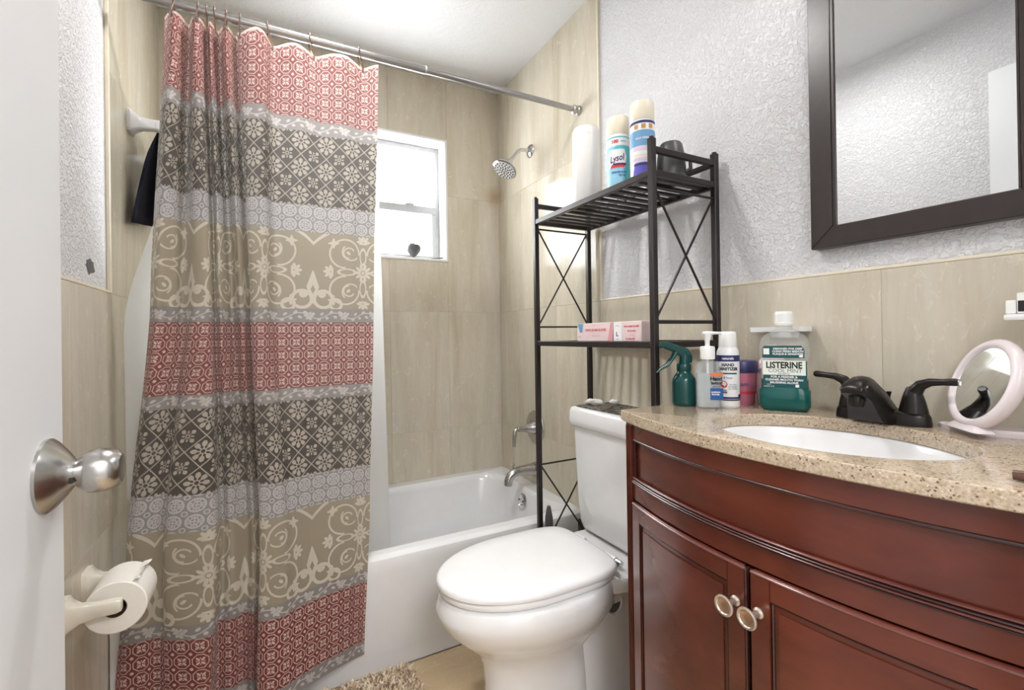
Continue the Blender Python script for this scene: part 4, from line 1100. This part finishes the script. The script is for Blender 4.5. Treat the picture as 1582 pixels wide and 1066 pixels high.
# worktop
SC = Vector((.896, .467)); SA, SB = .160, .197
WY0, WY1 = .085, .850
outline = [Vector((xc(WY0 + (WY1 - WY0) * k / 60), WY0 + (WY1 - WY0) * k / 60)) for k in range(61)] + [Vector((1.1545, WY1)), Vector((1.1545, WY0))]
def hit(a):
    d = Vector((cos(a), sin(a))); best = None
    for p, q in zip(outline, outline[1:] + outline[:1]):
        e = q - p; den = d.x * e.y - d.y * e.x
        if abs(den) < 1e-9: continue
        w = p - SC; t_ = (w.x * e.y - w.y * e.x) / den; s_ = (w.x * d.y - w.y * d.x) / den
        if t_ > 0 and -1e-6 <= s_ <= 1 + 1e-6 and (best is None or t_ > best): best = t_
    return SC + d * best
angs = sorted(set([2 * pi * k / 120 for k in range(120)] + [atan2(p.y - SC.y, p.x - SC.x) % (2 * pi) for p in (outline[0], outline[60], outline[61], outline[62])]))
ZW = .918; ZWB = .8935
wk = thing('worktop', 'beige speckled stone worktop with a bowed edge on the vanity', 'worktop', (.95, .47, ZWB))
outp = [hit(a) for a in angs]; inn = [SC + Vector((SA * cos(a), SB * sin(a))) / 1.0 for a in angs]
inn = []
for a in angs:
    r = 1 / sqrt((cos(a) / SA) ** 2 + (sin(a) / SB) ** 2); inn.append(SC + Vector((cos(a), sin(a))) * r)
def off(pts, d): return [SC + (p - SC) * (1 + d / (p - SC).length) for p in pts]
b = B()
v3 = lambda pts, z: [Vector((p.x, p.y, z)) for p in pts]
b.rings([v3(inn, ZWB), v3(inn, ZW - .003), v3(off(inn, .0025), ZW), v3(off(outp, -.003), ZW), v3(off(outp, -.0008), ZW - .0012), v3(outp, ZW - .0035), v3(outp, ZWB + .002), v3(off(outp, -.002), ZWB), v3(inn, ZWB)], True, False, False)
b.done('slab', 'quartz', wk, 30)
# basin
sk = thing('sink', 'white oval undermount basin set into the stone worktop', 'sink', (SC.x, SC.y, ZWB - .14))
b = B(); R = []
for f_, z in ((1.10, ZWB - .0005), (1.02, ZWB - .001), (1.0, ZWB - .004), (.985, ZWB - .02), (.94, ZWB - .055), (.85, ZWB - .09), (.68, ZWB - .118), (.42, ZWB - .133), (.15, ZWB - .138)):
    R.append([Vector((SC.x + SA * f_ * cos(2 * pi * k / 56), SC.y + SB * f_ * sin(2 * pi * k / 56), z)) for k in range(56)])
b.rings(R, True, False, True); b.done('basin', 'porcelain', sk, 50)
B().lathe([(0, 0), (.022, 0), (.022, .003), (.017, .005), (0, .004)], (SC.x, SC.y, ZWB - .138), n=24).done('drain', 'bronze', sk)
B().lathe([(0, 0), (.013, 0), (.012, .002), (0, .003)], (SC.x + SA * .90, SC.y, ZWB - .065), (-1, 0, .5), 20).done('overflow_hole', 'caulk_shade', sk)

# ------------------------------------------------------------------ faucet
fa = thing('sink_faucet', 'oil rubbed bronze faucet with two lever handles behind the basin', 'faucet', (1.095, .467, ZW))
b = B(); FX, FY = 1.095, .467
def stad(hx, hy, z): 
    return [Vector((FX + hx * (abs(cos(a)) ** .8) * (1 if cos(a) >= 0 else -1), FY + hy * (abs(sin(a)) ** .55) * (1 if sin(a) >= 0 else -1), z)) for a in [2 * pi * k / 40 for k in range(40)]]
b.rings([stad(.028, .079, ZW), stad(.028, .079, ZW + .004), stad(.0265, .0775, ZW + .017), stad(.024, .074, ZW + .024), stad(.020, .068, ZW + .026)]); b.done('base_plate', 'bronze', fa, 45)
# spout: rises at the back, humps over, ends in a blunt nose
prof = [(1.121, .940, .022, ZW + .012, .028), (1.108, .952, .021, ZW + .006, .033), (1.090, .971, .020, ZW + .004, .036), (1.070, .991, .019, ZW + .004, .036), (1.050, 1.005, .0185, ZW + .004, .034), (1.034, 1.011, .018, ZW + .006, .030), (1.024, 1.0125, .018, ZW + .022, .026), (1.012, 1.011, .0185, .966, .021), (.996, 1.004, .019, .975, .020), (.985, .995, .018, .979, .0185), (.982, .989, .016, .981, .0165)]
R = []
for x, zt_, wt_, zb_, wb_ in prof:
    h = zt_ - zb_
    ring = [(-wb_, 0), (-wb_ * .97, .15), (-wt_ * 1.12, .62), (-wt_ * .95, .86), (-wt_ * .5, .98), (0, 1), (wt_ * .5, .98), (wt_ * .95, .86), (wt_ * 1.12, .62), (wb_ * .97, .15), (wb_, 0)]
    R.append([Vector((x, FY + dy, zb_ + h * q)) for dy, q in ring])
b = B(); b.rings(R); b.done('spout', 'bronze', fa, 50)
B().lathe([(0, 0), (.0115, 0), (.0125, .004), (.0125, .018), (.011, .022), (0, .022)], (1.003, FY, .955), n=20).done('aerator', 'bronze', fa)
B().tube([(1.128, FY, ZW + .02), (1.128, FY, .965), (1.128, FY, .975)], [.0025, .0025, .005], 8).done('lift_rod', 'bronze', fa)
for s_, lab in ((-1, None), (1, None)):
    hy = FY + s_ * .052
    hd = B().lathe([(0, ZW + .024), (.0225, ZW + .024), (.0215, ZW + .030), (.0185, ZW + .045), (.0145, ZW + .060), (.010, ZW + .072), (.0, ZW + .076)], (FX, hy, 0), n=28).done('handle', 'bronze', fa)
    B().tube([(FX, hy, ZW + .050), (FX - .001, hy + s_ * .004, ZW + .066), (FX - .003, hy + s_ * .013, ZW + .078), (FX - .005, hy + s_ * .028, ZW + .0845), (FX - .007, hy + s_ * .045, ZW + .086), (FX - .008, hy + s_ * .064, ZW + .0875), (FX - .008, hy + s_ * .068, ZW + .0875)], [.013, .012, .0098, .0075, .0062, .0070, .0055], 14).done('lever', 'bronze', hd)
    if s_ < 0: B().lathe([(0, 0), (.0052, 0), (.0052, .0025), (0, .003)], (FX - .008, hy + s_ * .0675, ZW + .0875), (0, s_, 0), 12).done('lever_tip', 'nickel', hd)

# ------------------------------------------------------------------ bottles on the worktop
def face_of(x, y, turn=0.0):
    """unit vectors of a thing facing the camera's side: normal n, viewer's right r"""
    a = atan2(-y, -x) + turn; n_ = Vector((cos(a), sin(a), 0)); return n_, Vector((-sin(a), cos(a), 0)) * 1.0
def sup(c, n_, r_, hw, hd, z, p=4.0, k=40):
    out = []
    for i in range(k):
        a = 2 * pi * i / k; q = 2 / p
        u = hw * abs(cos(a)) ** q * (1 if cos(a) >= 0 else -1); w = hd * abs(sin(a)) ** q * (1 if sin(a) >= 0 else -1)
        out.append(Vector((c[0], c[1], z)) + r_ * u + n_ * w)
    return out

# green trigger sprayer
sx0, sy0 = .938, .818
sp_ = thing('spray_bottle', 'dark green trigger spray bottle at the far left end of the worktop', 'spray bottle', (sx0, sy0, ZW))
c = (sx0, sy0, ZW)
B().lathe([(0, .001), (.026, 0), (.029, .004), (.0295, .010), (.0295, .058), (.027, .068), (.021, .077), (.0165, .083), (.0155, .090), (0, .090)], c, n=32).done('bottle', 'green_plastic', sp_)
B().lathe([(0, .086), (.0165, .086), (.0175, .088), (.0175, .102), (.0155, .105), (0, .105)], c, n=24).done('collar', 'green_plastic', sp_)
n_ = Vector((-.34, -.94, 0)); L_ = Vector((-.94, .34, 0))
def ax2(u, w, z): return Vector((sx0, sy0, ZW + z)) + L_ * u + n_ * w
R = []
for u, zc_, hh, hw in ((-.020, .118, .012, .006), (-.012, .124, .018, .009), (.0, .130, .018, .0105), (.014, .138, .013, .0105), (.028, .145, .011, .010), (.042, .1505, .0105, .010), (.050, .152, .009, .009)):
    R.append([ax2(u, hw * cos(2 * pi * k / 14), zc_ + hh * sin(2 * pi * k / 14)) for k in range(14)])
b = B(); b.rings(R); hd_ = b.done('sprayer_head', 'green_plastic', sp_, 60)
b = B(); b.tube([ax2(-.001, 0, .100), ax2(-.003, 0, .128)], [.0135, .012], 16); b.done('neck', 'green_plastic', sp_)
b = B(); b.tube([ax2(.044, 0, .1515), ax2(.062, 0, .1545)], [.0085, .0075], 14); b.done('nozzle', 'green_plastic', sp_)
b = B(); b.tube([ax2(.020, 0, .138), ax2(.030, 0, .120), ax2(.044, 0, .103), ax2(.062, 0, .093), ax2(.072, 0, .084)], [.008, .0075, .007, .0055, .003], 12, flat=.7); b.done('trigger', 'green_plastic', sp_)

# pump hand sanitizer
px0, py0 = .950, .757
pm = thing('pump_bottle', 'clear hand sanitizer bottle with white pump beside the green sprayer', 'pump bottle', (px0, py0, ZW))
n_, r_ = face_of(px0, py0, .25)
S = lambda hw, hd, z, p=3.2: sup((px0, py0), n_, r_, hw * (.9 if hw > .02 else 1), hd, ZW + z, p)
b = B(); b.rings([S(.028, .017, 0), S(.0305, .0195, .003), S(.0305, .0195, .092), S(.029, .0185, .104), S(.021, .015, .113), S(.0115, .0115, .117, 2), S(.0115, .0115, .123, 2)]); b.done('bottle', 'clear', pm)
b = B(); b.rings([S(.027, .016, .004), S(.0285, .0175, .007), S(.0285, .0175, .085)]); b.done('gel', 'gel', pm)
B().lathe([(0, .118), (.0165, .118), (.0168, .121), (.0168, .145), (.0155, .149), (.007, .150), (0, .150)], (px0, py0, ZW), n=28).done('collar', 'plastic_white', pm)
B().lathe([(.0, .148), (.0055, .150), (.0055, .160), (.0085, .172), (.0095, .178), (0, .179)], (px0, py0, ZW), n=18).done('pump_stem', 'plastic_white', pm)
q0 = Vector((px0, py0, ZW + .181))
b = B(); b.tube([q0 - r_ * .011, q0, q0 + r_ * .014, q0 + r_ * .028, q0 + r_ * .032 - Vector((0, 0, .003))], [.0075, .0085, .0065, .005, .0042], 12, flat=.6); b.done('pump_head', 'plastic_white', pm)
B().tube([(px0, py0, ZW + .012), (px0, py0, ZW + .118)], .0028, 8).done('dip_tube', 'plastic_white', pm)
pl = on_plane(Vector((px0, py0, ZW)) + n_ * .0199, r_, (0, 0, 1)); pl2 = on_plane(Vector((px0, py0, ZW)) + n_ * .0204, r_, (0, 0, 1)); 
patch('label', pl, .0, .029, .022, .050, 'blue_print', pm, 4); patch('label', pl, .0, .029, .078, .086, 'orange_print', pm, 4)
word('lettering', 'Hand', .0125, place(pl2, .0135, .072), 'black', pm, bold=.0006); word('lettering', 'Sanitizer', .0095, place(pl2, .0142, .062), 'black', pm, bold=.0004, sx=.78); word('lettering', 'advanced', .005, place(pl2, .0138, .054), 'black', pm)
word('lettering', 'moisture\nformula', .0055, place(pl2, .012, .038), 'white_print', pm, bold=.0002)

# white hand sanitizer spray
lx, ly = 1.004, .742
lo_ = thing('sanitizer_bottle', 'white hand sanitizer spray bottle with navy bands between pump bottle and mouthwash', 'spray bottle', (lx, ly, ZW))
c = (lx, ly, ZW); r = .0255
B().lathe([(0, .001), (.023, 0), (.0252, .003), (r, .007), (r, .126), (.0245, .136), (.0215, .143), (.020, .146), (0, .146)], c, n=36).done('bottle', 'lotion_white', lo_)
B().lathe([(0, .145), (.0195, .145), (.0205, .147), (.0195, .178), (.019, .182), (.017, .184), (0, .1845)], c, n=28).done('cap', 'plastic_white', lo_)
ang = to_cam(lx, ly); f1, f2 = on_cyl(c, r + .0004, ang), on_cyl(c, r + .0008, ang)
patch('label', f1, -.042, .042, .112, .127, 'navy_print', lo_, 18); patch('label', f1, -.042, .042, .022, .027, 'navy_print', lo_, 18)
patch('label', f1, -.042, .042, .018, .021, 'black', lo_, 18)
for q in (-.040, .026): patch('label', f1, q, q + .014, .027, .033, 'black', lo_, 4)
word('lettering', 'naturals', .0085, place(f2, .0, .1195), 'white_print', lo_, bold=.0002)
word('lettering', 'HAND\nSANITIZER', .0098, place(f2, .0, .099), 'black', lo_, bold=.0004)
patch('label', f1, -.021, .021, .0815, .0850, 'teal_print', lo_, 10); word('lettering', '8 hour', .0075, place(f2, .0, .073), 'black', lo_)
b = B(); rr = [f1(-.010 + .0085 * cos(2 * pi * k / 24), .057 + .0085 * sin(2 * pi * k / 24)) for k in range(24)]; b.bm.faces.new([b.bm.verts.new(p) for p in rr]); b.done('badge', 'red_print', lo_)
word('lettering', '99.9%', .0055, place(f2, -.010, .057), 'white_print', lo_, bold=.0002); word('lettering', 'KILLS\nGERMS', .005, place(f2, -.010, .040), 'black', lo_, bold=.0002)
word('lettering', 'no rinse\nno alcohol\nno residue', .0052, place(f2, .011, .052), 'navy_print', lo_)

# dusty pink jar with indigo lid
jx, jy = 1.080, .760
jr = thing('cream_jar', 'dusty pink jar with indigo lid half hidden behind the white spray bottle', 'jar', (jx, jy, ZW))
B().lathe([(0, 0), (.028, 0), (.030, .003), (.034, .070), (.0345, .082), (0, .082)], (jx, jy, ZW), n=32).done('body', 'pink_jar', jr)
B().lathe([(0, .080), (.0355, .080), (.037, .083), (.037, .106), (.034, .110), (0, .111)], (jx, jy, ZW), n=36).done('lid', 'purple_lid', jr)
f1 = on_cyl((jx, jy, ZW), .0338, to_cam(jx, jy)); patch('label', f1, -.045, .045, .028, .034, 'red_print', jr, 12); word('lettering', 'cream', .016, place(on_cyl((jx, jy, ZW), .0342, to_cam(jx, jy)), -.004, .052), 'navy_print', jr)
# pale pink bottle
kx, ky = 1.120, .703
pk = thing('lotion_bottle', 'pale pink bottle hidden mostly behind the mouthwash', 'bottle', (kx, ky, ZW))
n_, r_ = face_of(kx, ky)
S = lambda hw, hd, z, p=2.6: sup((kx, ky), n_, r_, hw, hd, ZW + z, p, 28)
b = B(); b.rings([S(.033, .018, 0), S(.0355, .020, .004), S(.0375, .020, .05), S(.036, .020, .085), S(.029, .0175, .112), S(.015, .013, .124), S(.011, .011, .128)]); b.done('bottle', 'pink_pale', pk)
B().lathe([(0, .126), (.013, .126), (.013, .148), (0, .150)], (kx, ky, ZW), n=20).done('cap', 'mint_print', pk)
word('lettering', 'e', .022, on_plane(Vector((kx, ky, ZW + .088)) + n_ * .021 - r_ * .030, r_, (0, 0, 1)), 'navy_print', pk, shear=.3)

# mouthwash
mx, my = 1.074, .646
mo = thing('mouthwash_bottle', 'large mouthwash bottle with white cap and green liquid beside the faucet', 'bottle', (mx, my, ZW))
n_, r_ = face_of(mx, my, -.05)
S = lambda hw, hd, z, p=5.0: sup((mx, my), n_, r_, hw * (.92 if hw > .03 else 1), hd, ZW + z, p, 44)
b = B(); b.rings([S(.0512, .0302, .0722), S(.0510, .030, .118), S(.0550, .0325, .121), S(.0550, .0325, .150), S(.051, .0305, .166), S(.041, .027, .176), S(.024, .021, .184, 3), S(.0175, .0175, .189, 2), S(.0175, .0175, .198, 2)], True, False, True); b.done('bottle', 'clear_bottle', mo, 40)
b = B(); b.rings([S(.046, .026, 0), S(.051, .030, .004), S(.0555, .0335, .012), S(.0555, .0335, .046), S(.0515, .0305, .051), S(.0510, .030, .060), S(.0510, .030, .072)]); b.done('liquid', 'mouthwash', mo, 40)
B().lathe([(0, .196), (.0195, .196), (.0205, .198), (.0205, .203), (.0195, .204), (.0190, .226), (.0175, .229), (0, .2295)], (mx, my, ZW), n=32).done('cap', 'plastic_white', mo)
kn = B()
for k in range(36):
    a = 2 * pi * k / 36; kn.box((mx + .0192 * cos(a), my + .0192 * sin(a), ZW + .214), (.0012, .0012, .018), 0, Matrix.Rotation(a, 3, 'Z'))
o = kn.done('cap_ribs', 'plastic_white', mo); o['kind'] = 'stuff'
P1 = lambda d: on_plane(Vector((mx, my, ZW)) + n_ * d, r_, (0, 0, 1))
patch('label', P1(.0331), -.042, .040, .122, .150, 'teal_print', mo, 6, shape=lambda s: (-.042 + .004 * max(0, s - .8) * 5, .040 - .006 * max(0, s - .7) * 3.3))
word('lettering', 'DESIGNED FOR DEEP\nCLEAN FRESH BREATH\nPLAQUE & GINGIVITIS', .0060, place(P1(.0335), .008, .137), 'white_print', mo, bold=.0002)
patch('emblem', P1(.0334), -.040, -.028, .130, .144, 'white_print', mo, 2); patch('emblem', P1(.0334), .030, .037, .124, .130, 'white_print', mo, 2)
patch('label', P1(.0304), -.041, .0445, .054, .115, 'teal_print', mo, 6); patch('label', P1(.0307), -.042, .042, .083, .116, 'mint_print', mo, 6)
word('lettering', 'LISTERINE', .0200, place(P1(.0311), .0, .105), 'black', mo, bold=.0007, sx=.80)
word('lettering', 'COOL MINT', .0125, place(P1(.0311), .002, .0925), 'navy_print', mo, bold=-.0001, sx=.96); word('lettering', 'ANTISEPTIC', .0045, place(P1(.0311), .0, .0855), 'navy_print', mo)
word('lettering', 'FOR A FRESHER &\nCLEANER MOUTH THAN\nBRUSHING ALONE', .0066, place(P1(.0309), .0, .072), 'white_print', mo, bold=.0002)
word('lettering', '1.0 L\n33.8 FL OZ', .0045, place(P1(.0309), -.030, .0585), 'white_print', mo); patch('emblem', P1(.0308), .022, .029, .056, .062, 'white_print', mo, 2)

# ------------------------------------------------------------------ white ceramic wall holders
def ring_plate(b, cx, cy, hx, hy, r, z0, z1, n=48, hole=True):
    def outp(a):
        q = 2 / 6; c, s_ = cos(a), sin(a)
        return Vector((cx + hx * abs(c) ** q * (1 if c >= 0 else -1), cy + hy * abs(s_) ** q * (1 if s_ >= 0 else -1)))
    A = [2 * pi * k / n for k in range(n)]
    o_ = [outp(a) for a in A]; i_ = [Vector((cx + r * cos(a), cy + r * sin(a))) for a in A]
    V = lambda P, z: [Vector((p.x, p.y, z)) for p in P]
    b.rings([V(i_, z0), V(i_, z1), V(o_, z1), V(o_, z0), V(i_, z0)], True, False, False)
h1 = thing('tumbler_holder', 'white ceramic tumbler holder on the tiled wall behind the mouthwash', 'holder', (XR, .672, 1.107))
b = B(); ring_plate(b, 1.129, .690, .0265, .068, .019, 1.100, 1.112); b.done('ring_shelf', 'porcelain', h1)
B().bx((XR - .010, .655, 1.084), (XR - .0003, .725, 1.100), .004).done('wall_plate', 'porcelain', h1)
h2 = thing('soap_holder', 'white ceramic holder with a dark and white bar at the right picture edge', 'holder', (XR, .245, 1.12))
B().box((1.112, .222, 1.118), (.085, .130, .011), .004).done('shelf', 'porcelain', h2)
B().bx((XR - .012, .187, 1.10), (XR - .0003, .257, 1.152), .004).done('wall_plate', 'porcelain', h2)
sb_ = thing('sample_box', 'small white box with a black band on the right wall holder', 'box', (1.105, .265, 1.1236))
B().bx((1.082, .202, 1.1238), (1.128, .274, 1.158), .002).done('carton', 'plastic_white', sb_)
B().bx((1.0812, .201, 1.127), (1.1285, .2725, 1.145), .001).done('band', 'black', sb_)
B().bx((1.082, .2745, 1.1238), (1.098, .287, 1.146), .002).done('tab', 'plastic_white', sb_)

# ------------------------------------------------------------------ make-up mirror
mm = thing('makeup_mirror', 'round pinkish white table mirror leaning back on its stand beside the faucet', 'mirror', (1.10, .305, ZW))
b = B(); base = [(1.120, .388), (1.110, .384), (1.078, .326), (1.080, .314), (1.112, .243), (1.135, .238), (1.148, .258), (1.148, .345)]
b.rings([[Vector((x, y, ZW)) for x, y in base], [Vector((x, y, ZW + .008)) for x, y in base], [Vector((1.11 + (x - 1.11) * .92, .31 + (y - .31) * .92, ZW + .011)) for x, y in base]]); b.done('stand', 'mirror_plastic', mm)
N = Vector((-.664, .684, .303)).normalized(); mc = Vector((1.086, .313, 1.005))
B().lathe([(.062, .004), (.0645, .0085), (.069, .011), (.0745, .0105), (.079, .006), (.080, .0), (.078, -.007), (.070, -.011), (.0, -.012), (.0, .003), (.062, .004)], mc, N, 56).done('ring', 'mirror_plastic', mm, 60)
B().lathe([(0, .0045), (.0632, .0045), (.0632, .006), (0, .006)], mc, N, 48).done('glass', 'mirror_glass', mm)
ux = Vector((0, 0, 1)) - N * N.z; ux.normalize(); low = mc - ux * .076
sd_ = Vector((-N.y, N.x, 0)).normalized()
b = B(); R = []
for t_, w_, d_ in ((0.0, .030, .010), (.35, .036, .012), (1.0, .046, .016)):
    p = low + ux * .006 + (Vector((low.x, low.y, ZW + .0105)) - low - ux * .006) * t_
    R.append([p + sd_ * (w_ * a_) + Vector((N.x, N.y, 0)).normalized() * (d_ * c_) for a_, c_ in ((-1, -.7), (-.8, -1), (.8, -1), (1, -.7), (1, .7), (.8, 1), (-.8, 1), (-1, .7))])
b.rings(R); b.done('foot', 'mirror_plastic', mm)
hb_ = B().tube([(.788, .205, ZW + .0075), (.792, .18, ZW + .008), (.80, .13, ZW + .008), (.806, .09, ZW + .007)], [.0058, .0075, .0075, .006], 12).done('brush_handle', 'brown_handle'); tag(hb_, 'brown brush handle lying on the worktop at the right', 'brush')

# ------------------------------------------------------------------ framed wall mirror
wm = thing('wall_mirror', 'large wall mirror in a dark espresso frame above the vanity', 'mirror', (XR, .425, 1.65))
MY0, MY1, MZ0, MZ1, MW = .232, .616, 1.290, 2.02, .047
xf0, xf1 = 1.134, XR + TT
def member(p, name='frame_member'):
    b = B(); b.prism(p, (xf1 - xf0, 0, 0)); bmesh.ops.bevel(b.bm, geom=[e for e in b.bm.edges], offset=.0015, segments=1, affect='EDGES'); return b.done(name, 'frame_dark', wm)
member([(xf0, MY0, MZ0), (xf0, MY1, MZ0), (xf0, MY1 - MW, MZ0 + MW), (xf0, MY0 + MW, MZ0 + MW)]); member([(xf0, MY0, MZ1), (xf0, MY1, MZ1), (xf0, MY1 - MW, MZ1 - MW), (xf0, MY0 + MW, MZ1 - MW)])
member([(xf0, MY1, MZ0), (xf0, MY1, MZ1), (xf0, MY1 - MW, MZ1 - MW), (xf0, MY1 - MW, MZ0 + MW)]); member([(xf0, MY0, MZ0), (xf0, MY0, MZ1), (xf0, MY0 + MW, MZ1 - MW), (xf0, MY0 + MW, MZ0 + MW)])
B().bx((xf0 + .006, MY0 + MW - .004, MZ0 + MW - .004), (xf0 + .010, MY1 - MW + .004, MZ1 - MW + .004)).done('glass', 'mirror_glass', wm)
b = B()
for a, c in (((MY1 - MW - .006, MZ0 + MW), (MY1 - MW, MZ1 - MW)), ((MY0 + MW, MZ0 + MW), (MY0 + MW + .004, MZ1 - MW))): b.bx((xf0 + .002, a[0], a[1]), (xf0 + .008, c[0], c[1]), .0008, 1)
b.done('inner_lip', 'frame_dark', wm)

# ------------------------------------------------------------------ small things on the window sill
orn = thing('ornament', 'small dark grey pot shaped ornament on the window sill', 'ornament', (.685, 2.315, WIN[2] + .012))
zo = WIN[2] + .012
B().lathe([(0, 0), (.012, 0), (.012, .004), (.006, .008), (.008, .014), (.024, .026), (.036, .044), (.039, .060), (.034, .072), (.026, .076), (0, .074)], (.685, 2.315, zo), n=24).done('body', 'dark_grey', orn)
b = B(); random.seed(3)
for k in range(16):
    a = random.random() * 6.28; r = random.random() * .026
    b.lathe([(0, 0), (.006, .002), (.007, .008), (.003, .013), (0, .014)], (.685 - .004 + r * cos(a), 2.315 + r * sin(a), zo + .070), n=8)
o = b.done('crumbly_top', 'aluminium', orn)
for z_, x_, lab in ((.016, .0, 'upper thin dark stick lying at the right end of the window sill'), (.0065, .004, 'lower thin dark stick lying at the right end of the window sill')):
    tag(B().tube([(.785 + x_, 2.325, zo + z_ - .0035), (.838 - x_, 2.292, zo + z_ - .003)], [.0022, .003], 8).done('stick', 'dark_grey'), lab, 'stick', 'sticks on the sill')

# ------------------------------------------------------------------ shag rug
rg = thing('bath_rug', 'brown beige shag bath rug on the floor in front of the tub', 'rug', (.12, 1.28, 0))
RX0, RX1, RY0, RY1 = -.20, .418, 1.02, 1.502
B().bx((RX0, RY0, .0002), (RX1, RY1, .010), .003).done('backing', 'rug', rg)
verts, faces = [], []
random.seed(11)
for k in range(20000):
    x = random.uniform(RX0, RX1); y = random.uniform(RY0, RY1)
    if x < .05 and y < 1.3 and k % 3: continue
    if math.hypot(max(0, x - RX1 + .05), max(0, y - RY1 + .05)) > .05: continue
    a = random.random() * 6.28; h = random.uniform(.010, .025); w = random.uniform(.0018, .0034); ln_ = random.uniform(.004, .018)
    ca, sa_ = cos(a), sin(a); px_, py_ = -sa_ * w, ca * w
    i0 = len(verts); bx_, by_ = x + ca * ln_, y + sa_ * ln_
    by_ = min(by_, 1.515)
    verts += [(x - px_, y - py_, .008), (x + px_, y + py_, .008), (x + ca * ln_ * .4 + px_, y + sa_ * ln_ * .4 + py_, .008 + h * .7), (x + ca * ln_ * .4 - px_, y + sa_ * ln_ * .4 - py_, .008 + h * .7), (bx_, by_, .008 + h)]
    faces += [(i0, i0 + 1, i0 + 2, i0 + 3), (i0 + 3, i0 + 2, i0 + 4)]
me = bpy.data.meshes.new('pile'); me.from_pydata([(v[0] - .12, v[1] - 1.28, v[2]) for v in verts], [], faces); me.materials.append(M['rug'])
o = bpy.data.objects.new('pile', me); COL.objects.link(o); o.parent = rg; o['kind'] = 'stuff'
